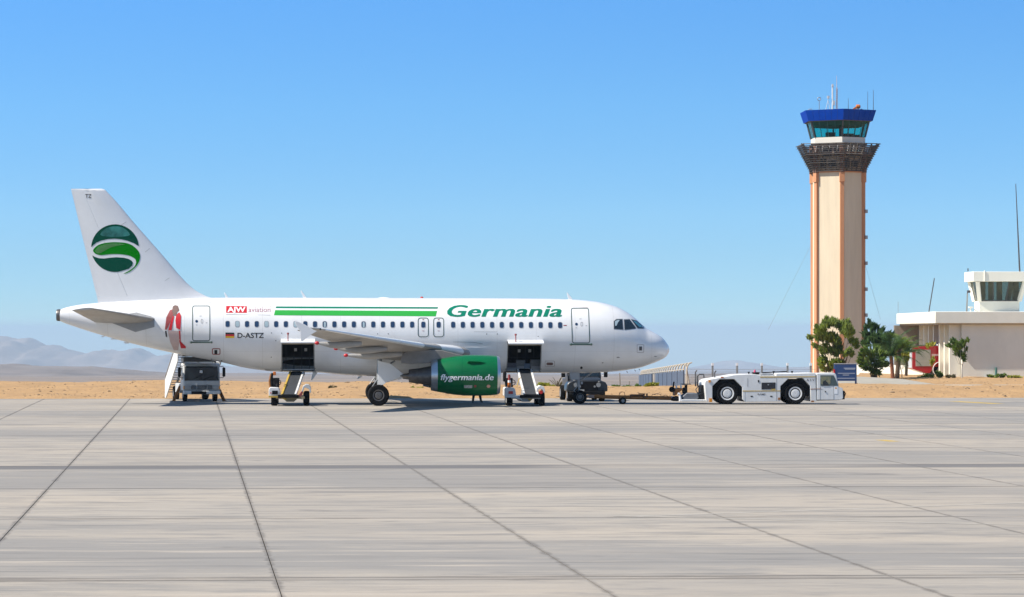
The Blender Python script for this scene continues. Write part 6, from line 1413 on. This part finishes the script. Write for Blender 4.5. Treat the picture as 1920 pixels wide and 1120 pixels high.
for k in range(25):
    f = k / 24
    if .47 < f < .52: pass
    x, y = bfp(f); zp = bfz(696, 703.5, f); hgt = bfz(680, 694.5, f) - zp; g_ = -3.6 - 3 * f
    if k in (12,): g_ = -3.5
    path = [Vector((x, y, g_)), Vector((x, y, zp)), Vector((x + .03, y, zp + hgt * .4)), Vector((x + .10, y, zp + hgt * .7)), Vector((x + .24, y, zp + hgt * .92)), Vector((x + .46, y, zp + hgt * 1.0))]
    q = MB(); q.tube([p - Vector((nrm.x * .15, nrm.y * .15, 0)) for p in path], [.075] * 5 + [.05], 6); q.build('fence_rib', fence_cream, t)
q = MB(); x, y = bfp(0); zt2 = bfz(684, 700, 0); q.bar((x + .1, y, zt2), (x + .9, y + .6, -3.2), .08, .08); q.build('brace', fence_cream, t)
q = MB()
for k in range(1):
    A = [bfp(f) for f in (.01, .99)]; zo = .15 + k * .12
    q.bar((A[0][0] + .05 + k * k * .03, A[0][1], bfz(696, 703.5, .01) + zo * 1.05), (A[1][0] + .05 + k * k * .03, A[1][1], bfz(696, 703.5, .99) + zo * .9), .06, .06)
q.build('top_rail', fence_cream, t)

t = thing('perimeter_fence', 'wire perimeter fence on grey posts with white tips behind the tow tractor', 'fence', (0, 0, 0))
FYp = 226.0; gz = lambda x, y: ground_z(x, y) - .3
pp = [1336, 1382, 1428.5, 1476.5, 1520]
for px in pp:
    x = (px - PX) / F * FYp; q = MB(); q.bb(x - .075, x + .075, FYp - .06, FYp + .06, -3.4, rz(686, FYp)); p_ = q.build('post', mat('post_grey', (.30, .31, .31), .8, var=.3), t)
    q = MB(); q.bb(x - .085, x + .085, FYp - .07, FYp + .07, rz(686, FYp), rz(681, FYp)); q.build('post_tip', decal_white, p_)
q = MB()
for k in range(7):
    za = rz(693 + 5 * k, FYp); q.cyl(((1290 - PX) / F * FYp, FYp, za), ((1530 - PX) / F * FYp, FYp, za), .012, n=4)
q.build('fence_wire', mat('wire_grey', (.25, .25, .25)), t)
for k, (px, py0, py1) in enumerate(((1163, 700, 729), (1181, 715, 728))):
    q = MB(); Yp = 207; a, b = W(px, py1 + 4, Yp), W(px - 1, py0, Yp); q.bar(a, b, .08, .08)
    o = q.build('marker_post', mat('post_weathered', (.36, .33, .28), .8, var=.3), None); tag(o, ('tall weathered post standing behind the sand bank under the nose', 'short weathered post standing behind the sand bank near the blast fence')[k], 'post', 'posts behind the sand')

# ------------------------------------------------------------------ trees and plants
def leaf_cloud(name, clumps, m, parent, size, seed, per, elong=3.0, core=None):
    """foliage: many leaf-sized faces spread through clumps (centre, radii)"""
    r = np.random.default_rng(seed); V = []; Fc = []
    for (c, rad) in clumps:
        n = int(per * rad[0] * rad[2] * 4)
        d = r.normal(size=(n, 3)); d /= np.linalg.norm(d, axis=1)[:, None]; d *= (r.random(n) ** .6)[:, None]
        P = np.array(c) + d * np.array(rad)
        a = r.normal(size=(n, 3)); a[:, 2] -= .3; a /= np.linalg.norm(a, axis=1)[:, None]
        if core is not None:
            o_ = P - np.array(core); o_ /= np.linalg.norm(o_, axis=1)[:, None] + 1e-6; a = o_ * 1.3 + a * .75; a /= np.linalg.norm(a, axis=1)[:, None]
        b = np.cross(a, r.normal(size=(n, 3))); b /= np.linalg.norm(b, axis=1)[:, None]
        s = size * (.6 + .8 * r.random(n))[:, None]
        q = np.stack([P - a * s * elong * .5, P + b * s * .5, P + a * s * elong * .5, P - b * s * .5], 1)
        o = len(V) * 4; V += list(q); Fc += [(o + 4 * i, o + 4 * i + 1, o + 4 * i + 2, o + 4 * i + 3) for i in range(n)]
    me = bpy.data.meshes.new(name); me.from_pydata(np.array(V).reshape(-1, 3).tolist(), [], Fc); me.materials.append(m)
    return link(name, me, parent)
def branchy(name, Y, base_px, lab, clumps_px, m, trunk_m, tr=.14, size=.16, per=60, seed=1, forks=3, lean=0.0, bottom=None):
    gx = (base_px - PX) / F * Y; gz_ = ground_z(gx, Y) if bottom is None else bottom
    t = thing(name, lab, 'tree', (gx, Y, gz_)); rr = random.Random(seed); cl = []
    for (px, py, rx, ry) in clumps_px:
        p = W(px, py, Y); dy = rr.uniform(-.6, .6)
        cl.append(((p.x - gx, dy, p.z - gz_), (rx * Y / F, rx * Y / F * .9, ry * Y / F)))
    fine_cl = []
    for c, rd in cl:
        for k in range(9):
            v = Vector((rr.gauss(0, 1), rr.gauss(0, 1), rr.gauss(0, 1))).normalized() * (.25 + .65 * rr.random())
            s_ = rr.uniform(.34, .66); fine_cl.append(((c[0] + v.x * rd[0], c[1] + v.y * rd[1], c[2] + v.z * rd[2]), (rd[0] * s_, rd[1] * s_, rd[2] * s_)))
    q = MB(); top = max(c[0][2] for c in cl)
    for k in range(forks):
        ox = (k - (forks - 1) / 2) * .16
        tgt = cl[(k * 5 + 2) % len(cl)][0]
        q.tube([(ox * .5, 0, -.1), (ox, .05 * k, top * .22), (ox * 1.5 + tgt[0] * .4, tgt[1] * .4, top * .45), (tgt[0] * .9, tgt[1], tgt[2])], [tr, tr * .75, tr * .5, tr * .15], 8)
    for c, rd in cl:
        q.tube([(c[0] * .25, 0, top * .35), (c[0] * .7, c[1] * .7, c[2] * .8), (c[0], c[1], c[2])], [tr * .35, tr * .2, .012], 5)
    q.build('trunk', trunk_m, t)
    leaf_cloud('crown', fine_cl, m, t, size * 1.15, seed, per * .5, 3.8, (0, 0, top * .42)); return t
branchy('feathery_tree', 235, 1566, 'feathery olive-green tree in front of the control tower base', [(1545, 613, 12, 13), (1562, 606, 13, 11), (1580, 612, 12, 14), (1590, 603, 6, 8), (1538, 630, 12, 11), (1560, 632, 16, 13), (1585, PY, 14, 13), (1600, 640, 8, 8), (1546, 654, 14, 12), (1568, 658, 15, 14), (1588, 662, 11, 11), (1540, 676, 12, 10), (1560, 682, 14, 10), (1580, 684, 12, 9), (1520, 633, 5, 6), (1532, 618, 8, 10), (1598, 620, 7, 9), (1552, 598, 5, 5), (1548, 692, 12, 6), (1606, 648, 5, 6), (1528, 648, 6, 6)], leaf_olive, bark, .09, .095, 330, 11, 3)
branchy('dark_tree', 243, 1642, 'dark green tree with a ragged crown right of the control tower', [(1636, 612, 9, 9), (1648, 622, 12, 11), (1628, 628, 11, 10), (1640, 638, 15, 12), (1660, 636, 12, 11), (1622, 645, 9, 9), (1652, 652, 15, 11), (1632, 604, 4, 5), (1624, 614, 5, 6), (1668, 628, 7, 7), (1670, 650, 9, 8)], leaf_dark, bark, .10, .12, 230, 12, 2)
branchy('bushy_tree', 237, 1638, 'round bright green bushy tree low beside the notice board', [(1620, 662, 11, 10), (1640, 660, 14, 11), (1656, 668, 11, 11), (1628, 678, 14, 11), (1648, 682, 14, 11), (1618, 686, 10, 8), (1638, 695, 13, 8), (1612, 674, 7, 8), (1662, 684, 7, 8)], leaf_green, bark, .08, .10, 270, 13, 4)
branchy('small_tree', 243, 1803.5, 'small thin-stemmed tree standing against the front corner of the low building', [(1797, 648, 10, 8), (1788, 641, 8, 6), (1808, 644, 7, 7), (1800, 660, 11, 9), (1790, 655, 8, 7), (1806, 671, 6, 8), (1781, 648, 6, 5), (1812, 656, 4, 6), (1812, 638, 4, 4)], leaf_green, bark_pale, .06, .10, 230, 14, 1)
branchy('sapling', 246, 1691, 'slim yellow-green sapling between the palms and the fire engine', [(1688, 671, 7, 6), (1694, 664, 8, 6), (1684, 665, 6, 5), (1698, 674, 6, 6)], leaf_yellow, bark, .05, .10, 220, 15, 1)
branchy('sapling', 250, 1748, 'yellow-green sapling growing against the red side of the fire engine', [(1741, 648, 8, 4), (1750, 645, 6, 3), (1747, 678, 5, 8)], leaf_yellow, bark, .04, .10, 220, 16, 1)
def palm(Y, px, base_py, crown_py, lab, m, tm, n, ln, tr, seed, lean=0):
    gx = (px - PX) / F * Y; gz_ = ground_z(gx, Y); t = thing('palm_tree', lab, 'palm tree', (gx, Y, gz_), 0, 'palms beside the low building'); rr = random.Random(seed)
    hz = W(px, crown_py, Y).z - gz_; q = MB(); q.tube([(0, 0, -.1), (lean * .3, 0, hz * .4), (lean * .7, 0, hz * .75), (lean, 0, hz)], [tr, tr * .85, tr * .8, tr * .9], 10)
    for k in range(int(hz / .12)): z = k * .12; q.cyl((lean * z / hz, 0, z), (lean * z / hz, 0, z + .07), tr * 1.12, tr * .9, n=9)
    q.build('trunk', tm, t)
    for i in range(n):
        a = 2 * math.pi * i / n + rr.uniform(-.25, .25); el = R(rr.choice((75, 60, 42, 25, 5))) ; L = ln * rr.uniform(.75, 1.1); f = MB(); pts = []
        for k in range(9):
            s = k / 8; e = el - s * s * R(75); 
            pts.append((pts[-1] + Vector((math.cos(a) * math.cos(e), math.sin(a) * math.cos(e), math.sin(e))) * L / 8) if pts else Vector((lean, 0, hz)))
        f.tube(pts, [.03 * (1 - k / 10) for k in range(9)], 4)
        for k in range(1, 9):
            d = (pts[k] - pts[k - 1]).normalized(); sd = d.cross(Vector((0, 0, 1))); sd = sd.normalized() if sd.length > .01 else Vector((1, 0, 0))
            for j in range(5):
                for s in (-1, 1):
                    p = pts[k - 1].lerp(pts[k], (j + .5) / 5); w = L * .24 * math.sin(math.pi * min(1, .15 + (k + j / 5) / 10)) ; tip = p + (sd * s * .8 + d * .7 + Vector((0, 0, rr.uniform(-.45, .1)))) * w
                    f.add([p - d * .025, p + d * .025, tip], [(0, 1, 2)])
        f.build('frond', m, t, smooth=0, fix=False)
    return t
palm(240, 1674, 712, 668, 'palm with reddish trunk and drooping green fronds nearest the white yard wall', leaf_dark, bark_red, 22, 3.3, .17, 21, -.15)
palm(242, 1682, 712, 655, 'stout palm with spreading mid-green fronds right of the reddish one', leaf_green, bark, 26, 2.15, .2, 22, .2)
palm(252, 1699, 710, 662, 'dark-fronded palm between the stout palm and the fire engine', leaf_dark, bark, 18, 2.2, .14, 23, .1)
def bush(px, py, rx, ry, Y, lab, m, seed, size=.09, per=150, name='bush', zb=None, cat='bush', grp=None):
    p = W(px, py, Y); gz_ = p.z - ry * Y / F if zb is None else zb
    t = thing(name, lab, cat, (p.x, Y, gz_), 0, grp); rr = random.Random(seed)
    w, h = rx * Y / F, ry * Y / F * 2; cl = []
    for k in range(7): cl.append(((rr.uniform(-.75, .75) * w, rr.uniform(-.3, .3) * w, h * rr.uniform(.3, .72)), (w * rr.uniform(.28, .45), w * .3, h * rr.uniform(.22, .36))))
    q = MB()
    for c, _ in cl: q.tube([(c[0] * .2, 0, -.35), (c[0] * .7, c[1] * .7, c[2] * .6), c], [.025, .018, .008], 5)
    q.build('stem', bark, t); leaf_cloud('foliage', cl, m, t, size, seed, per); return t
bush(1023, 723, 17, 7, 205, 'bright yellow-green bush on the sand ridge right of the second belt loader', leaf_yellow, 31, .08, 700)
t = None
def spiky(px, py_base, hgt, Y, lab, m, seed):
    p = W(px, py_base, Y); t = thing('date_palm_bush', lab, 'palm bush', (p.x, Y, p.z), 0); rr = random.Random(seed)
    for i in range(26):
        a = rr.uniform(0, 2 * math.pi); el = R(rr.uniform(25, 82)); L = hgt * Y / F * rr.uniform(.7, 1.15); f = MB(); pts = [Vector((0, 0, 0))]
        for k in range(6): e = el - (k / 6) ** 2 * R(40); pts.append(pts[-1] + Vector((math.cos(a) * math.cos(e), math.sin(a) * math.cos(e), math.sin(e))) * L / 6)
        f.tube(pts, [.025] * 6 + [.005], 4)
        for k in range(1, 7):
            d = (pts[k] - pts[k - 1]).normalized(); sd = d.cross(Vector((0, 0, 1))); sd = sd.normalized() if sd.length > .01 else Vector((1, 0, 0))
            for j in range(3):
                for s in (-1, 1): q_ = pts[k - 1].lerp(pts[k], j / 3); f.add([q_ - d * .02, q_ + d * .02, q_ + (sd * s * .7 + d * .8) * L * .14], [(0, 1, 2)])
        f.build('frond', m, t, smooth=0, fix=False)
spiky(1045, 731, 24, 205, 'grey-olive spiky palm bush beside the left mirror of the bonneted truck', leaf_dry, 32)
for k, (px, py, rx, ry, m, lab) in enumerate(((781, 728.5, 12, 4, leaf_yellow, 'small yellow-green tuft on the sand behind the engine exhaust'), (625, 727, 9, 4, leaf_dry, 'dry olive tuft on the sand right of the first belt loader'),
        (1215, 722, 11, 6, leaf_yellow, 'yellow-flowering bush in front of the far end of the blast fence'), (1229, 722, 8, 6, leaf_yellow, 'yellow-flowering bush in front of the gap in the blast fence'), (1160, 725.5, 14, 3.5, leaf_green, 'low green bush on the ridge just right of the bonneted truck'),
        (1180, 725.5, 12, 3.5, leaf_green, 'low green bush on the ridge left of the blast fence'), (1195, 724.5, 8, 4.5, leaf_green, 'low green bush touching the far end of the blast fence'), (16, 732, 7, 2.5, leaf_dry, 'dry tuft on the sand near the left edge'))):
    bush(px, py, rx, ry, 203 if px > 900 else (198 if px > 100 else 200), lab, m, 40 + k, .07, 800)
for k, (px, py, rx, ry, lab, m) in enumerate(((1742, 705, 12, 5, 'low green shrub under the fire engine wheel', leaf_yellow), (1762, 702, 9, 7, 'dark low shrub at the foot of the wall fins', leaf_green), (1782, 706, 9, 3.5, 'low dry shrub at the corner of the front wall', leaf_dry),
        (1858, 706, 14, 3.5, 'low green shrub along the middle of the front wall', leaf_olive), (1876, 704, 10, 5, 'taller green shrub along the front wall', leaf_green), (1902, 707, 16, 3, 'low yellowish shrub at the right end of the front wall', leaf_yellow), (1728, 708, 9, 3, 'small yellow-green tuft left of the fire engine shrub', leaf_yellow), (1701, 722, 9, 2.4, 'yellow tuft on the sand below the sapling', leaf_yellow))):
    bush(px, py, rx, ry, 243 if py < 715 else 213, lab, m, 60 + k, .08, 750, 'shrub', None, 'shrub')
def stick(px, y0, y1, Y):
    p, r = W(px, y1, Y), W(px, y0, Y); return p, r

# ------------------------------------------------------------------ hazy desert air
hz_ = MB(); hz_.bb(-12000, 18000, -600, 37000, -640, 60)
o = hz_.build('haze', None or mat('haze_air', (1, 1, 1)), None, smooth=0); o['kind'] = 'stuff'; o['label'] = 'thin pale haze over the whole desert'; o['category'] = 'haze'
hm = MATS['haze_air']; n, l = nodes_of(hm); n.clear(); ho = n.new('ShaderNodeOutputMaterial'); pv = n.new('ShaderNodeVolumePrincipled')
pv.inputs['Color'].default_value = (.62, .79, .97, 1); pv.inputs['Density'].default_value = 0.000055; pv.inputs['Anisotropy'].default_value = 0.0
l.new(pv.outputs[0], ho.inputs['Volume'])
o.visible_shadow = True
